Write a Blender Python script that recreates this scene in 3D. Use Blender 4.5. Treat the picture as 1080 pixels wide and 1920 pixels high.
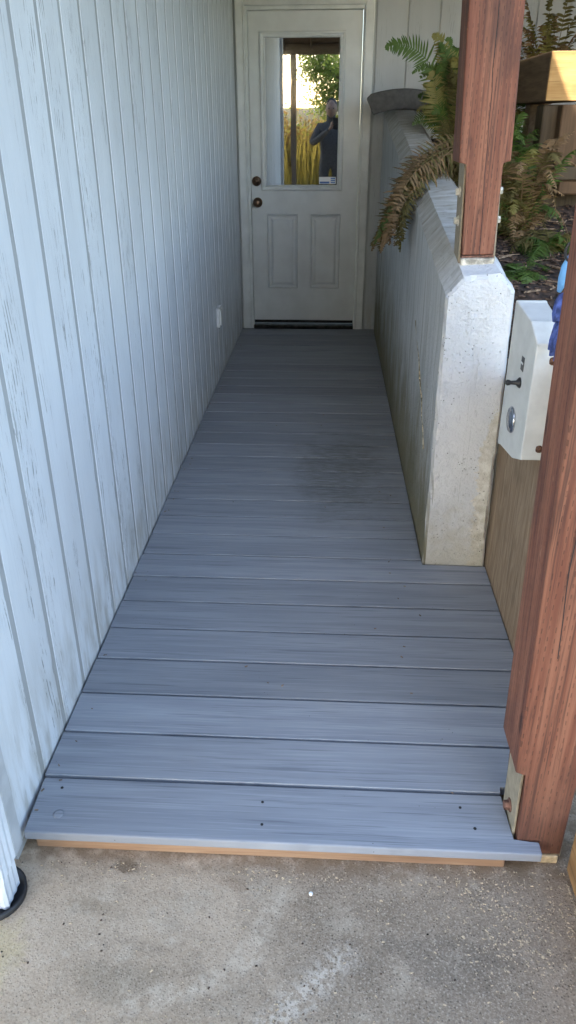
import bpy, bmesh, math, random
from mathutils import Vector, Matrix, noise as mnoise

R = math.radians
sc = bpy.context.scene
for o in list(bpy.data.objects):
    bpy.data.objects.remove(o, do_unlink=True)
COL = sc.collection

# ------------------------------------------------------------------ camera, sky, sun, exposure
cd = bpy.data.cameras.new('camera')
cam = bpy.data.objects.new('camera', cd)
COL.objects.link(cam)
cd.sensor_fit = 'VERTICAL'
cd.sensor_height = 24.0
cd.lens = 17.912
cd.clip_start = 0.02
cd.clip_end = 1000.0
rt = Vector((0.99843067, 0.05587098, -0.00382625))
dn = Vector((0.02223561, -0.45820907, -0.88856628))
fw = Vector((-0.05139829, 0.88708674, -0.45873231))
m3 = Matrix((rt, -dn, -fw)).transposed()
cam.matrix_world = Matrix.Translation((0.6853, -1.1808, 1.4336)) @ m3.to_4x4()
sc.camera = cam

SUN_EL = R(25)
SUN_AZ = R(195)      # compass bearing of the sun, clockwise from +Y
w = bpy.data.worlds.new('World')
sc.world = w
w.use_nodes = True
wn = w.node_tree
bg = wn.nodes['Background']
sky = wn.nodes.new('ShaderNodeTexSky')
sky.sky_type = 'NISHITA'
sky.sun_disc = False
sky.sun_elevation = SUN_EL
sky.sun_rotation = SUN_AZ
sky.altitude = 50
sky.air_density = 1.0
sky.dust_density = 1.0
sky.ozone_density = 0.7
wn.links.new(sky.outputs[0], bg.inputs[0])
bg.inputs[1].default_value = 0.15

sd = bpy.data.lights.new('sun', 'SUN')
sd.energy = 2.0
sd.angle = R(0.5)
sd.color = (1.0, 0.94, 0.85)
sun = bpy.data.objects.new('sun', sd)
COL.objects.link(sun)
tosun = Vector((math.sin(SUN_AZ) * math.cos(SUN_EL), math.cos(SUN_AZ) * math.cos(SUN_EL), math.sin(SUN_EL)))
sun.rotation_euler = tosun.to_track_quat('Z', 'Y').to_euler()
sun.location = (0, -6, 12)

vs = sc.view_settings
vs.view_transform = 'Standard'
vs.look = 'None'
vs.gamma = 1.0
vs.exposure = 2.7
vs.use_curve_mapping = False
sc.cycles.use_denoising = True
sc.cycles.max_bounces = 8
sc.cycles.diffuse_bounces = 5

rnd = random.Random(7)

# ------------------------------------------------------------------ material helpers
class NT:
    def __init__(s, name):
        s.m = bpy.data.materials.new(name)
        s.m.use_nodes = True
        s.t = s.m.node_tree
        s.b = s.t.nodes['Principled BSDF']
        s.out = s.t.nodes['Material Output']
        s._p = None

    def n(s, ty, **kw):
        nd = s.t.nodes.new(ty)
        for k, v in kw.items():
            setattr(nd, k, v)
        return nd

    def link(s, a, b):
        s.t.links.new(a, b)

    def put(s, sock, v):
        if hasattr(v, 'is_output'):
            s.link(v, sock)
        elif v is not None:
            if isinstance(v, tuple) and len(v) == 3 and sock.type == 'RGBA':
                v = v + (1,)
            sock.default_value = v

    def pos(s):
        if s._p is None:
            s._p = s.n('ShaderNodeNewGeometry')
        return s._p.outputs['Position']

    def nrm(s):
        s.pos()
        return s._p.outputs['True Normal']

    def objpos(s):
        return s.n('ShaderNodeTexCoord').outputs['Object']

    def rand(s):
        return s.n('ShaderNodeObjectInfo').outputs['Random']

    def sep(s, v):
        nd = s.n('ShaderNodeSeparateXYZ')
        s.link(v, nd.inputs[0])
        return nd.outputs

    def comb(s, x=0., y=0., z=0.):
        nd = s.n('ShaderNodeCombineXYZ')
        for i, v in enumerate((x, y, z)):
            s.put(nd.inputs[i], v)
        return nd.outputs[0]

    def scale(s, v, k, off=(0, 0, 0)):
        nd = s.n('ShaderNodeVectorMath', operation='MULTIPLY_ADD')
        s.link(v, nd.inputs[0])
        nd.inputs[1].default_value = k
        s.put(nd.inputs[2], off)
        return nd.outputs[0]

    def noise(s, v, sc_=1., det=4., ro=.55, dist=0.):
        nd = s.n('ShaderNodeTexNoise')
        s.link(v, nd.inputs['Vector'])
        nd.inputs['Scale'].default_value = sc_
        nd.inputs['Detail'].default_value = det
        nd.inputs['Roughness'].default_value = ro
        nd.inputs['Distortion'].default_value = dist
        return nd.outputs['Fac']

    def vor(s, v, sc_=1., feat='F1'):
        nd = s.n('ShaderNodeTexVoronoi', feature=feat)
        s.link(v, nd.inputs['Vector'])
        nd.inputs['Scale'].default_value = sc_
        return nd

    def math(s, op, a, b=0., c=None, clamp=False):
        nd = s.n('ShaderNodeMath', operation=op, use_clamp=clamp)
        s.put(nd.inputs[0], a)
        s.put(nd.inputs[1], b)
        if c is not None:
            s.put(nd.inputs[2], c)
        return nd.outputs[0]

    def ss(s, v, lo, hi, a=0., b=1.):
        nd = s.n('ShaderNodeMapRange', interpolation_type='SMOOTHSTEP')
        s.put(nd.inputs['Value'], v)
        s.put(nd.inputs['From Min'], lo)
        s.put(nd.inputs['From Max'], hi)
        s.put(nd.inputs['To Min'], a)
        s.put(nd.inputs['To Max'], b)
        return nd.outputs['Result']

    def mix(s, f, a, b, mode='MIX'):
        nd = s.n('ShaderNodeMix', data_type='RGBA', blend_type=mode)
        s.put(nd.inputs[0], f)
        s.put(nd.inputs[6], a)
        s.put(nd.inputs[7], b)
        return nd.outputs[2]

    def mul(s, *a):
        r = a[0]
        for q in a[1:]:
            r = s.math('MULTIPLY', r, q)
        return r

    def bump(s, h, st=.3, d=.002, prev=None):
        nd = s.n('ShaderNodeBump')
        nd.inputs['Strength'].default_value = st
        nd.inputs['Distance'].default_value = d
        s.put(nd.inputs['Height'], h)
        if prev is not None:
            s.link(prev, nd.inputs['Normal'])
        return nd.outputs[0]

    def fin(s, col, rough=.6, nrm=None, metal=0., spec=.5):
        s.put(s.b.inputs['Base Color'], col)
        s.put(s.b.inputs['Roughness'], rough)
        s.b.inputs['Metallic'].default_value = metal
        s.b.inputs['Specular IOR Level'].default_value = spec
        if nrm is not None:
            s.link(nrm, s.b.inputs['Normal'])
        return s.m


def simple(name, col, rough=.5, metal=0., var=.12, sc_=40., bump=.15, bd=.001, spec=.5):
    t = NT(name)
    n = t.noise(t.pos(), sc_, 5)
    c2 = tuple(c * (1 - var * 2) for c in col)
    c1 = tuple(min(1, c * (1 + var)) for c in col)
    c = t.mix(t.ss(n, .3, .7), c2, c1)
    return t.fin(c, rough, t.bump(n, bump, bd), metal, spec)


# ------------------------------------------------------------------ materials
def mat_siding(name, cyclic, base=(.75, .79, .82), axis='y', wear=1.0):
    """rough-sawn plywood siding under old pale paint: checks along the grain, bare specks, dirt near the foot"""
    t = NT(name)
    p = t.pos()
    x, y, z = t.sep(p)
    u = y if axis == 'y' else x
    r = t.rand()
    uo = t.math('ADD', u, t.math('MULTIPLY', r, 31.))
    v = t.comb(uo, 0., z)
    soft = t.noise(t.scale(v, (5, 1, 1.6)), 1, 3)
    streak = t.noise(t.scale(v, (70, 1, 2.5)), 1, 4, .6)
    c = t.mix(t.ss(soft, .3, .7), tuple(b * .93 for b in base), tuple(min(1, b * 1.04) for b in base))
    c = t.mix(t.mul(t.ss(streak, .5, .75), .25), c, tuple(b * .82 for b in base))
    # fine checks
    chk = t.noise(t.scale(v, (120, 1, 9)), 1, 6, .78, .3)
    zone = t.noise(t.scale(v, (13, 1, 1.5), (3, 0, 9)), 1, 3, .6)
    zone2 = t.math('MAXIMUM', t.ss(zone, .55, .68), t.mul(t.ss(t.noise(t.scale(v, (4, 1, .7), (9, 0, 3)), 1, 4, .6), .52, .62), .7))
    m1 = t.mul(t.ss(chk, .55, .59), t.math('MULTIPLY_ADD', zone2, .95, .06), wear)
    # long open cracks following wavy grain
    wv = t.noise(t.scale(v, (2.5, 1, 2.0)), 1, 2)
    gr = t.math('FRACT', t.math('ADD', t.math('MULTIPLY', uo, 70.), t.math('MULTIPLY', wv, 7.)))
    line = t.ss(t.math('ABSOLUTE', t.math('SUBTRACT', gr, .5)), .08, .20, 1., 0.)
    dash = t.ss(t.noise(t.scale(v, (45, 1, 11), (1, 0, 4)), 1, 5, .7), .48, .58)
    cz = t.ss(t.noise(t.scale(v, (9, 1, 1.5), (7, 0, 2)), 1, 3), .53, .62)
    m2 = t.mul(line, dash, cz, wear)
    m = t.math('MAXIMUM', m1, m2)
    bare = t.mul(t.ss(t.noise(t.scale(v, (30, 1, 3.5), (2, 0, 6)), 1, 5, .7), .66, .72), wear)
    c = t.mix(t.mul(bare, .5), c, (.42, .44, .44))
    c = t.mix(t.mul(m, .8), c, (.20, .205, .20))
    c = t.mix(1., c, t.comb(*[t.math('MULTIPLY_ADD', r, .07, .95)] * 3), 'MULTIPLY')
    # foot: splash dirt
    dn_ = t.noise(t.scale(v, (22, 1, 5)), 1, 4)
    low = t.mul(t.ss(z, .0, .42, 1., 0.), t.ss(dn_, .36, .68))
    c = t.mix(t.mul(low, .6), c, (.30, .27, .20))
    h = t.math('SUBTRACT', t.math('MULTIPLY', t.noise(t.scale(v, (220, 1, 9)), 1, 4, .65), .5), m)
    b = t.bump(h, .45, .0025)
    return t.fin(c, .62, b, spec=.35)


def mat_deck():
    t = NT('composite_deck')
    p = t.pos()
    x, y, z = t.sep(p)
    r = t.rand()
    v = t.comb(t.math('ADD', x, t.math('MULTIPLY', r, 17.)), y, t.math('MULTIPLY', r, 9.))
    broad = t.noise(t.scale(v, (1.6, 26, 1)), 1, 4, .6)
    fine = t.noise(t.scale(v, (4, 260, 1)), 1, 3, .6)
    dark = t.noise(t.scale(v, (3.0, 130, 1), (5, 0, 0)), 1, 4, .6)
    c = t.mix(t.ss(broad, .3, .7), (.236, .249, .276), (.308, .320, .346))
    c = t.mix(t.mul(t.ss(dark, .56, .66), .55), c, (.135, .145, .168))
    c = t.mix(t.mul(t.ss(fine, .50, .66), .40), c, (.39, .405, .43))
    c = t.mix(1., c, t.comb(*[t.math('MULTIPLY_ADD', r, .24, .87)] * 3), 'MULTIPLY')
    # muddy scuff left of the wall end
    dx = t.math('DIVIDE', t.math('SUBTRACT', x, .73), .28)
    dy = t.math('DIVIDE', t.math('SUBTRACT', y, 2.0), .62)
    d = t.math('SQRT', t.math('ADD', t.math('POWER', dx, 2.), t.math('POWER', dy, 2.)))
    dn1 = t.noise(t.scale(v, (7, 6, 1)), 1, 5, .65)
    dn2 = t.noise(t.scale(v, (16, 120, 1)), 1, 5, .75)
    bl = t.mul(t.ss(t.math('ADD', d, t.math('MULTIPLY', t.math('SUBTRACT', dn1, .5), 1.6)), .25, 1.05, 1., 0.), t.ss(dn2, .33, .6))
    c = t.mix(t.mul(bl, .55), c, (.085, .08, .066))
    # dust
    dust = t.ss(t.noise(p, 3.2, 5, .6), .5, .75)
    c = t.mix(t.mul(dust, .16), c, (.33, .31, .28))
    sp = t.vor(p, 55).outputs['Distance']
    c = t.mix(t.mul(t.ss(sp, .05, .10, 1., 0.), t.ss(t.noise(p, 7, 2), .6, .66), .8), c, (.05, .045, .04))
    h = t.math('ADD', t.math('MULTIPLY', fine, .6), t.math('MULTIPLY', t.noise(t.scale(v, (12, 420, 1)), 1, 2), .4))
    return t.fin(c, t.ss(broad, .2, .8, .60, .74), t.bump(h, .35, .0012), spec=.3)


def mat_wall():
    t = NT('painted_concrete')
    p = t.pos()
    x, y, z = t.sep(p)
    nx, ny, nz = t.sep(t.nrm())
    n1 = t.noise(p, 3.0, 5, .6)
    n2 = t.noise(p, 26, 5, .6)
    c = t.mix(t.ss(n1, .3, .7), (.62, .64, .66), (.74, .75, .755))
    c = t.mix(t.mul(t.ss(n2, .55, .75), .3), c, (.50, .51, .52))
    # vertical board-form streaks on the corridor side
    st = t.noise(t.scale(p, (1, 28, 1.2)), 1, 4)
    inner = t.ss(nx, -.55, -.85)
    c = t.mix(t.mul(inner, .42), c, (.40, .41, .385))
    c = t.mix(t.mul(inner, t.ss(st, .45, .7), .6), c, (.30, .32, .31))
    # algae and splash dirt rising from the deck on the corridor side
    an = t.noise(t.scale(p, (1, 7, 3)), 1, 5, .65)
    low = t.ss(t.math('ADD', z, t.math('MULTIPLY', t.math('SUBTRACT', an, .5), 1.1)), .02, .72, 1., 0.)
    c = t.mix(t.mul(inner, low, .92), c, (.19, .165, .085))
    drip = t.ss(t.noise(t.scale(p, (1, 46, .9)), 1, 3), .56, .66)
    c = t.mix(t.mul(inner, drip, .6), c, (.24, .235, .18))
    # top: weathered to bare grey, bands of rain streaks across it
    top = t.ss(nz, .25, .6)
    bn = t.noise(t.scale(p, (5, 30, 5)), 1, 5, .65)
    back = t.ss(y, 1.22, 1.75)
    c = t.mix(t.mul(top, back, t.ss(bn, .25, .6), .75), c, (.42, .42, .385))
    c = t.mix(t.mul(top, back, t.ss(t.noise(t.scale(p, (1, 3, 1)), 12, 4), .5, .7), .55), c, (.26, .235, .165))
    # front face: unpainted strip along the outer arris
    front = t.ss(ny, -.5, -.85)
    en = t.noise(p, 22, 6, .78)
    edge = t.math('ADD', x, t.math('MULTIPLY', t.math('SUBTRACT', en, .5), .16))
    lim = t.ss(z, .42, .72, 1.186, 1.27)
    scr = t.ss(t.noise(t.scale(p, (60, 60, 14)), 1, 4, .7), .62, .68)
    c = t.mix(t.mul(front, scr, .35), c, (.36, .36, .35))
    raw = t.mul(front, t.ss(t.math('SUBTRACT', edge, lim), -.004, .008))
    c = t.mix(raw, c, t.mix(t.ss(n2, .3, .7), (.60, .57, .49), (.82, .80, .74)))
    foot = t.mul(front, t.ss(t.math('ADD', z, t.math('MULTIPLY', t.math('SUBTRACT', n2, .5), .35)), .0, .30, 1., 0.))
    c = t.mix(t.mul(foot, .6), c, (.42, .385, .29))
    # pits
    vd = t.vor(t.scale(p, (1, 1, 1)), 85).outputs['Distance']
    pit = t.mul(t.ss(vd, .10, .20, 1., 0.), t.ss(t.noise(p, 16, 3), .52, .6))
    pit2 = t.mul(t.ss(t.noise(t.scale(p, (1, 1, .6)), 120, 4, .65), .66, .71), t.ss(t.noise(p, 9, 3), .46, .6))
    pm = t.math('MAXIMUM', pit, pit2)
    c = t.mix(t.mul(pm, .75), c, (.17, .16, .13))
    h = t.math('SUBTRACT', t.math('ADD', t.math('MULTIPLY', n2, .9), t.math('MULTIPLY', t.noise(p, 70, 6, .7), 1.1)), pm)
    return t.fin(c, .7, t.bump(h, 1., .008), spec=.3)


def mat_stainwood(name, a, b, dark, incise=1.0, sx=.0135, sz=.024):
    """reddish stained pressure-treated timber with incising cuts"""
    t = NT(name)
    p = t.pos()
    x, y, z = t.sep(p)
    r = t.rand()
    u = t.math('ADD', x, y)
    v = t.comb(t.math('ADD', u, t.math('MULTIPLY', r, 7.)), t.math('SUBTRACT', x, y), z)
    g = t.noise(t.scale(v, (48, 8, 1.6)), 1, 6, .7)
    g2 = t.noise(t.scale(v, (150, 20, 3.2)), 1, 4, .65)
    bl = t.noise(t.scale(v, (7, 4, 3.2)), 1, 4, .6)
    c = t.mix(t.ss(g, .36, .62), a, b)
    c = t.mix(t.mul(t.ss(bl, .46, .70), .7), c, dark)
    c = t.mix(t.mul(t.ss(g2, .48, .66), .75), c, dark)
    c = t.mix(t.mul(t.ss(t.math('ADD', z, t.math('MULTIPLY', bl, .3)), .12, .45, 1., 0.), .5), c, (.07, .038, .027))
    kn = t.vor(t.scale(v, (9, 9, 4.2)), 1.).outputs['Distance']
    kmask = t.ss(t.math('ADD', kn, t.math('MULTIPLY', g2, .06)), .10, .19, 1., 0.)
    c = t.mix(t.mul(kmask, .75), c, tuple(q * .45 for q in dark))
    # incisions in staggered columns
    cu = t.math('DIVIDE', t.math('ADD', u, t.math('MULTIPLY', t.noise(t.scale(p, (30, 30, 7)), 1, 3), .011)), sx)
    ci = t.math('FLOOR', cu)
    fu = t.math('ABSOLUTE', t.math('SUBTRACT', t.math('FRACT', cu), .5))
    vz = t.math('ADD', t.math('DIVIDE', z, sz), t.math('FRACT', t.math('MULTIPLY', t.math('SINE', t.math('MULTIPLY', ci, 12.9898)), 437.58)))
    fv = t.math('FRACT', vz)
    ln = t.math('MULTIPLY_ADD', t.noise(t.scale(p, (60, 60, 40)), 1, 1), .75, .12)
    cut = t.mul(t.ss(fu, .04, .10, 1., 0.), t.math('LESS_THAN', fv, ln), t.ss(t.noise(t.scale(p, (70, 70, 25)), 1, 2), .38, .5), incise)
    c = t.mix(t.mul(cut, .45), c, tuple(q * .3 for q in dark))
    # rubbed pale spots
    rub = t.ss(t.noise(t.scale(v, (40, 20, 16), (4, 1, 2)), 1, 3, .6), .70, .76)
    c = t.mix(t.mul(rub, .6), c, (.40, .23, .14))
    h = t.math('SUBTRACT', t.math('ADD', t.math('MULTIPLY', g, .5), t.math('MULTIPLY', g2, .5)), t.math('ADD', cut, kmask))
    return t.fin(c, .62, t.bump(h, .5, .0022), spec=.35)


def mat_wood(name, a, b, dark, axis='x', rough=.7, wavy=1., moss=None, gs=60):
    t = NT(name)
    p = t.pos()
    x, y, z = t.sep(p)
    if axis == 'x':
        v = t.comb(x, y, z)
        k1, k2 = (2.4, gs, gs), (6, gs * 4, gs * 4)
    elif axis == 'y':
        v = t.comb(x, y, z)
        k1, k2 = (gs, 2.4, gs), (gs * 4, 6, gs * 4)
    else:
        v = t.comb(x, y, z)
        k1, k2 = (gs, gs, 2.4), (gs * 4, gs * 4, 6)
    g = t.noise(t.scale(v, k1), 1, 5, .62, .6 * wavy)
    g2 = t.noise(t.scale(v, k2), 1, 3, .6)
    bl = t.noise(p, 6, 4)
    c = t.mix(t.ss(g, .3, .7), a, b)
    c = t.mix(t.mul(t.ss(g2, .5, .75), .55), c, dark)
    c = t.mix(t.mul(t.ss(bl, .5, .75), .4), c, dark)
    if moss:
        mm = t.ss(t.math('ADD', z, t.math('MULTIPLY', t.noise(p, 14, 4), .5)), moss[0], moss[1], 1., 0.)
        c = t.mix(t.mul(mm, t.ss(t.noise(p, 30, 4), .35, .6), .8), c, (.20, .21, .055))
    h = t.math('ADD', t.math('MULTIPLY', g, .5), t.math('MULTIPLY', g2, .5))
    return t.fin(c, rough, t.bump(h, .5, .003), spec=.3)


def mat_ground():
    t = NT('old_concrete_pad')
    p = t.pos()
    x, y, z = t.sep(p)
    big = t.noise(p, 2.6, 5, .6, .6)
    mid = t.noise(p, 11, 5, .65, .4)
    mid2 = t.noise(t.scale(p, (1, 1, 1), (3.3, 8.1, 0)), 6.5, 5, .6, .5)
    fin_ = t.noise(p, 210, 5, .8)
    wob = t.math('MULTIPLY', t.math('SUBTRACT', mid, .5), .05)

    def seg(ax, ay, bx_, by_):
        """distance to a line segment on the pad"""
        dx, dy = bx_ - ax, by_ - ay
        L2 = dx * dx + dy * dy
        u = t.math('ADD', t.math('MULTIPLY', t.math('SUBTRACT', x, ax), dx / L2), t.math('MULTIPLY', t.math('SUBTRACT', y, ay), dy / L2), clamp=True)
        ex = t.math('SUBTRACT', x, t.math('MULTIPLY_ADD', u, dx, ax))
        ey = t.math('SUBTRACT', y, t.math('MULTIPLY_ADD', u, dy, ay))
        return t.math('ADD', t.math('SQRT', t.math('ADD', t.math('MULTIPLY', ex, ex), t.math('MULTIPLY', ey, ey))), wob)

    def spot(ax, ay, rx, ry):
        ex = t.math('DIVIDE', t.math('SUBTRACT', x, ax), rx)
        ey = t.math('DIVIDE', t.math('SUBTRACT', y, ay), ry)
        d = t.math('SQRT', t.math('ADD', t.math('MULTIPLY', ex, ex), t.math('MULTIPLY', ey, ey)))
        return t.ss(t.math('ADD', d, t.math('MULTIPLY', t.math('SUBTRACT', mid, .5), 3.0)), .45, 1.0, 1., 0.)
    c = t.mix(t.ss(big, .32, .66), (.36, .282, .205), (.50, .40, .30))
    # right half: darker exposed aggregate
    side = t.ss(t.math('ADD', x, t.math('MULTIPLY', t.math('SUBTRACT', mid, .5), .5)), .40, .72)
    c = t.mix(t.mul(side, .72), c, t.mix(t.ss(mid2, .35, .65), (.185, .146, .108), (.275, .22, .165)))
    c = t.mix(t.mul(t.ss(t.noise(p, 24, 5, .7), .5, .66), .35), c, (.20, .16, .12))
    c = t.mix(t.mul(t.ss(mid, .52, .72), .5), c, (.50, .43, .34))
    # stains with edges of their own
    c = t.mix(t.mul(spot(.20, -.13, .075, .035), .38), c, (.20, .155, .10))
    c = t.mix(t.mul(spot(.30, -.29, .10, .05), .35), c, (.22, .185, .135))
    c = t.mix(t.mul(spot(.04, -.27, .075, .10), .5), c, (.48, .40, .22))
    c = t.mix(t.mul(spot(.38, -.17, .05, .03), .25), c, (.20, .18, .15))
    c = t.mix(t.mul(spot(.25, -.035, .035, .018), .8), c, (.13, .085, .05))
    c = t.mix(t.mul(spot(.50, -.06, .05, .025), .4), c, (.18, .12, .075))
    c = t.mix(t.mul(spot(.95, -.22, .16, .08), .35), c, (.115, .10, .085))
    # pale scrape marks
    sw = t.ss(t.math('MINIMUM', seg(.597, -.09, .556, -.21), t.math('MINIMUM', seg(.556, -.21, .50, -.275), seg(.50, -.275, .33, -.335))), .012, .034, 1., 0.)
    c = t.mix(t.mul(sw, t.ss(t.noise(p, 34, 5, .7), .38, .62), .48), c, (.60, .52, .42))
    s2 = t.ss(t.math('MINIMUM', seg(.33, -.16, .39, -.21), seg(.06, -.30, .22, -.22)), .002, .014, 1., 0.)
    c = t.mix(t.mul(s2, t.ss(t.noise(p, 50, 5, .7), .4, .6), .35), c, (.56, .49, .40))
    cs = t.mul(t.ss(seg(.735, -.22, .60, -.36), .0, .055, 1., 0.), t.ss(t.noise(p, 75, 5, .75), .42, .58))
    c = t.mix(t.mul(cs, .5), c, (.74, .68, .60))
    # aggregate grains
    vg = t.vor(p, 150)
    gr = t.ss(vg.outputs['Distance'], .20, .38, 1., 0.)
    gcol = t.mix(t.ss(t.sep(vg.outputs['Color'])[0], .2, .9), (.07, .058, .045), (.50, .43, .34))
    c = t.mix(t.mul(gr, t.math('MULTIPLY_ADD', side, .40, .22)), c, gcol)
    c = t.mix(t.mul(t.ss(fin_, .48, .64), .42), c, (.54, .47, .38))
    c = t.mix(t.mul(t.ss(fin_, .50, .36), .38), c, (.11, .09, .07))
    # browner, patchy band along the deck edge
    ln = t.mul(t.ss(t.math('ADD', y, wob), -.075, .0), t.ss(t.noise(p, 26, 4), .35, .6))
    c = t.mix(t.mul(ln, .7), c, (.19, .135, .085))
    c = t.mix(1., c, (1.06, 1.0, .92), 'MULTIPLY')
    h = t.math('ADD', t.math('MULTIPLY', fin_, .6), t.math('ADD', t.math('MULTIPLY', gr, .45), t.math('MULTIPLY', mid, .6)))
    return t.fin(c, .85, t.bump(h, .45, .0035), spec=.25)


def mat_leaf(name, a, b, rough=.55, trans=.35):
    t = NT(name)
    r = t.rand()
    n = t.noise(t.pos(), 45, 3)
    c = t.mix(t.math('MULTIPLY_ADD', n, .7, t.math('MULTIPLY', r, .35), clamp=True), a, b)
    t.fin(c, rough, None, spec=.3)
    tr = t.n('ShaderNodeBsdfTranslucent')
    t.link(c, tr.inputs[0])
    mx = t.n('ShaderNodeMixShader')
    mx.inputs[0].default_value = trans
    t.link(t.b.outputs[0], mx.inputs[1])
    t.link(tr.outputs[0], mx.inputs[2])
    t.link(mx.outputs[0], t.out.inputs[0])
    return t.m


def mat_glass():
    """solar-film window pane: strong mirror reflection over a dark room"""
    t = NT('reflective_window_glass')
    p = t.pos()
    wav = t.noise(t.scale(p, (3, 1, 2)), 1, 2)
    b = t.bump(wav, .03, .01)
    t.fin((.012, .013, .014), .05, None, spec=.5)
    gl = t.n('ShaderNodeBsdfGlossy')
    gl.inputs[0].default_value = (.95, .96, .95, 1)
    gl.inputs[1].default_value = .012
    t.link(b, gl.inputs['Normal'])
    mx = t.n('ShaderNodeMixShader')
    mx.inputs[0].default_value = .36
    t.link(t.b.outputs[0], mx.inputs[1])
    t.link(gl.outputs[0], mx.inputs[2])
    t.link(mx.outputs[0], t.out.inputs[0])
    return t.m


M = {}
M['siding'] = mat_siding('pale_blue_siding', True)
M['groove'] = mat_siding('siding_groove', True, base=(.43, .45, .46), wear=.6)
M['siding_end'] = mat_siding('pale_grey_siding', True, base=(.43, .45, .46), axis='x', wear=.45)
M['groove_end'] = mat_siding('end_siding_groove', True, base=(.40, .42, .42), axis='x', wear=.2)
M['deck'] = mat_deck()
M['wall'] = mat_wall()
M['redpost'] = mat_stainwood('red_stained_timber', (.155, .055, .033), (.255, .108, .064), (.062, .027, .020))
M['joist'] = mat_wood('fresh_joist', (.31, .185, .11), (.42, .27, .17), (.20, .11, .065), 'x', .65, .8, gs=45)
M['ply'] = mat_wood('weathered_plywood', (.21, .145, .092), (.33, .245, .165), (.085, .058, .038), 'z', .8, 5., gs=26)
M['timber'] = mat_wood('brown_rail_timber', (.115, .075, .042), (.19, .125, .07), (.055, .036, .022), 'y', .8, 1., gs=40)
M['timber_end'] = mat_wood('yellow_timber_end', (.30, .17, .06), (.42, .26, .10), (.17, .085, .028), 'x', .75, .6, gs=40)
M['upright'] = mat_wood('mossy_upright_timber', (.055, .042, .027), (.095, .072, .045), (.03, .023, .015), 'z', .85, 1., moss=(.9, 1.35), gs=35)
M['block'] = mat_wood('tan_block_timber', (.075, .046, .025), (.12, .074, .041), (.042, .026, .015), 'z', .85, 1., gs=35)
M['logw'] = mat_wood('orange_landscape_timber', (.22, .115, .045), (.34, .19, .08), (.08, .045, .022), 'y', .85, 1.5, gs=30)
M['roofwood'] = mat_wood('dark_roof_wood', (.07, .05, .036), (.11, .08, .058), (.04, .03, .022), 'y', .85)
M['darkpost'] = mat_wood('dark_post_wood', (.07, .055, .045), (.10, .08, .065), (.04, .03, .025), 'z', .85)
M['ground'] = mat_ground()
M['soil'] = simple('bark_soil', (.045, .028, .020), .95, 0, .5, 30, .9, .02)
M['door'] = simple('door_paint', (.59, .605, .595), .42, 0, .04, 6, .05, .002)
M['trim'] = simple('trim_paint', (.61, .625, .61), .45, 0, .05, 9, .1, .002)
M['trimgrey'] = simple('corner_trim_paint', (.52, .54, .55), .55, 0, .08, 14, .2, .002)
M['glass'] = mat_glass()
M['bronze'] = simple('aged_bronze', (.20, .13, .085), .35, 1., .25, 60, .1)
M['threshold'] = simple('dark_threshold', (.03, .028, .026), .9, 0, .3, 30, .2, .001, .1)
M['boxgrey'] = simple('grey_plastic', (.60, .615, .60), .42, 0, .05, 18, .06, .001)
M['boxface'] = simple('grey_plastic_face', (.50, .52, .52), .42, 0, .06, 18, .06, .001)
M['black'] = simple('black_plastic', (.018, .018, .02), .4, 0, .2, 60, .1)
M['chrome'] = simple('worn_chrome', (.50, .52, .56), .22, 1., .1, 50, .05)
M['screw'] = simple('rusty_screw', (.16, .08, .05), .6, .5, .3, 200, .3)
M['galv'] = simple('galvanised_steel', (.58, .57, .52), .5, .35, .12, 60, .25)
M['bolt'] = simple('pale_bolt_head', (.66, .63, .54), .5, .2, .15, 90, .3)
M['rustbolt'] = simple('rusty_bolt_head', (.20, .10, .07), .7, .2, .3, 120, .5)
M['strap'] = simple('rust_stained_strap', (.33, .28, .20), .7, .15, .10, 40, .3)
M['grout'] = simple('crumbly_mortar', (.62, .57, .47), .9, 0, .3, 45, .9, .006)
M['edging'] = simple('dark_grey_edging', (.105, .103, .098), .75, 0, .12, 35, .35, .003)
M['white'] = simple('white_plastic', (.78, .79, .78), .4, 0, .04, 20, .05)
M['spout'] = simple('white_spout_paint', (.70, .74, .78), .45, 0, .06, 12, .12, .001)
M['pipe'] = simple('black_drain_pipe', (.022, .022, .024), .5, 0, .2, 40, .2)
M['blue'] = simple('blue_fabric', (.075, .115, .36), .9, 0, .3, 60, .6, .004)
M['sky_blue'] = simple('light_blue_plastic', (.17, .42, .78), .4, 0, .06, 20, .05)
M['hole'] = simple('screw_hole', (.02, .02, .022), .8, 0, .2, 60, .1)
M['knotw'] = simple('pale_sawn_wood', (.50, .38, .23), .8, 0, .2, 60, .3)
M['crack'] = simple('tan_crack_filler', (.50, .43, .30), .9, 0, .3, 70, .4)
M['chip'] = simple('sawdust_chips', (.52, .40, .26), .9, 0, .35, 300, .2)
M['bark'] = simple('bark_chips', (.095, .058, .038), .95, 0, .5, 60, .5)
M['twig'] = simple('dry_twigs', (.24, .17, .115), .9, 0, .3, 60, .3)
M['lawn'] = simple('dry_lawn', (.20, .19, .05), .95, 0, .25, 2.5, .4, .05)
M['hill'] = simple('far_hill', (.10, .085, .04), 1., 0, .25, .08, 0)
M['fern'] = mat_leaf('green_fern', (.035, .075, .016), (.105, .17, .035))
M['fern_y'] = mat_leaf('yellowing_fern', (.13, .125, .03), (.27, .24, .075))
M['fern_d'] = mat_leaf('dead_fern', (.11, .07, .035), (.29, .19, .095), .8, .2)
M['fern_o'] = mat_leaf('olive_fern', (.065, .062, .018), (.16, .13, .045), .7, .3)
M['treeleaf'] = mat_leaf('tree_leaf', (.13, .19, .03), (.30, .36, .08), .5, .6)
M['tallgrass'] = mat_leaf('tall_yellow_grass', (.28, .20, .035), (.50, .38, .08), .7, .5)
M['barkt'] = simple('tree_bark', (.09, .07, .05), .95, 0, .3, 20, .8, .02)
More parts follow.
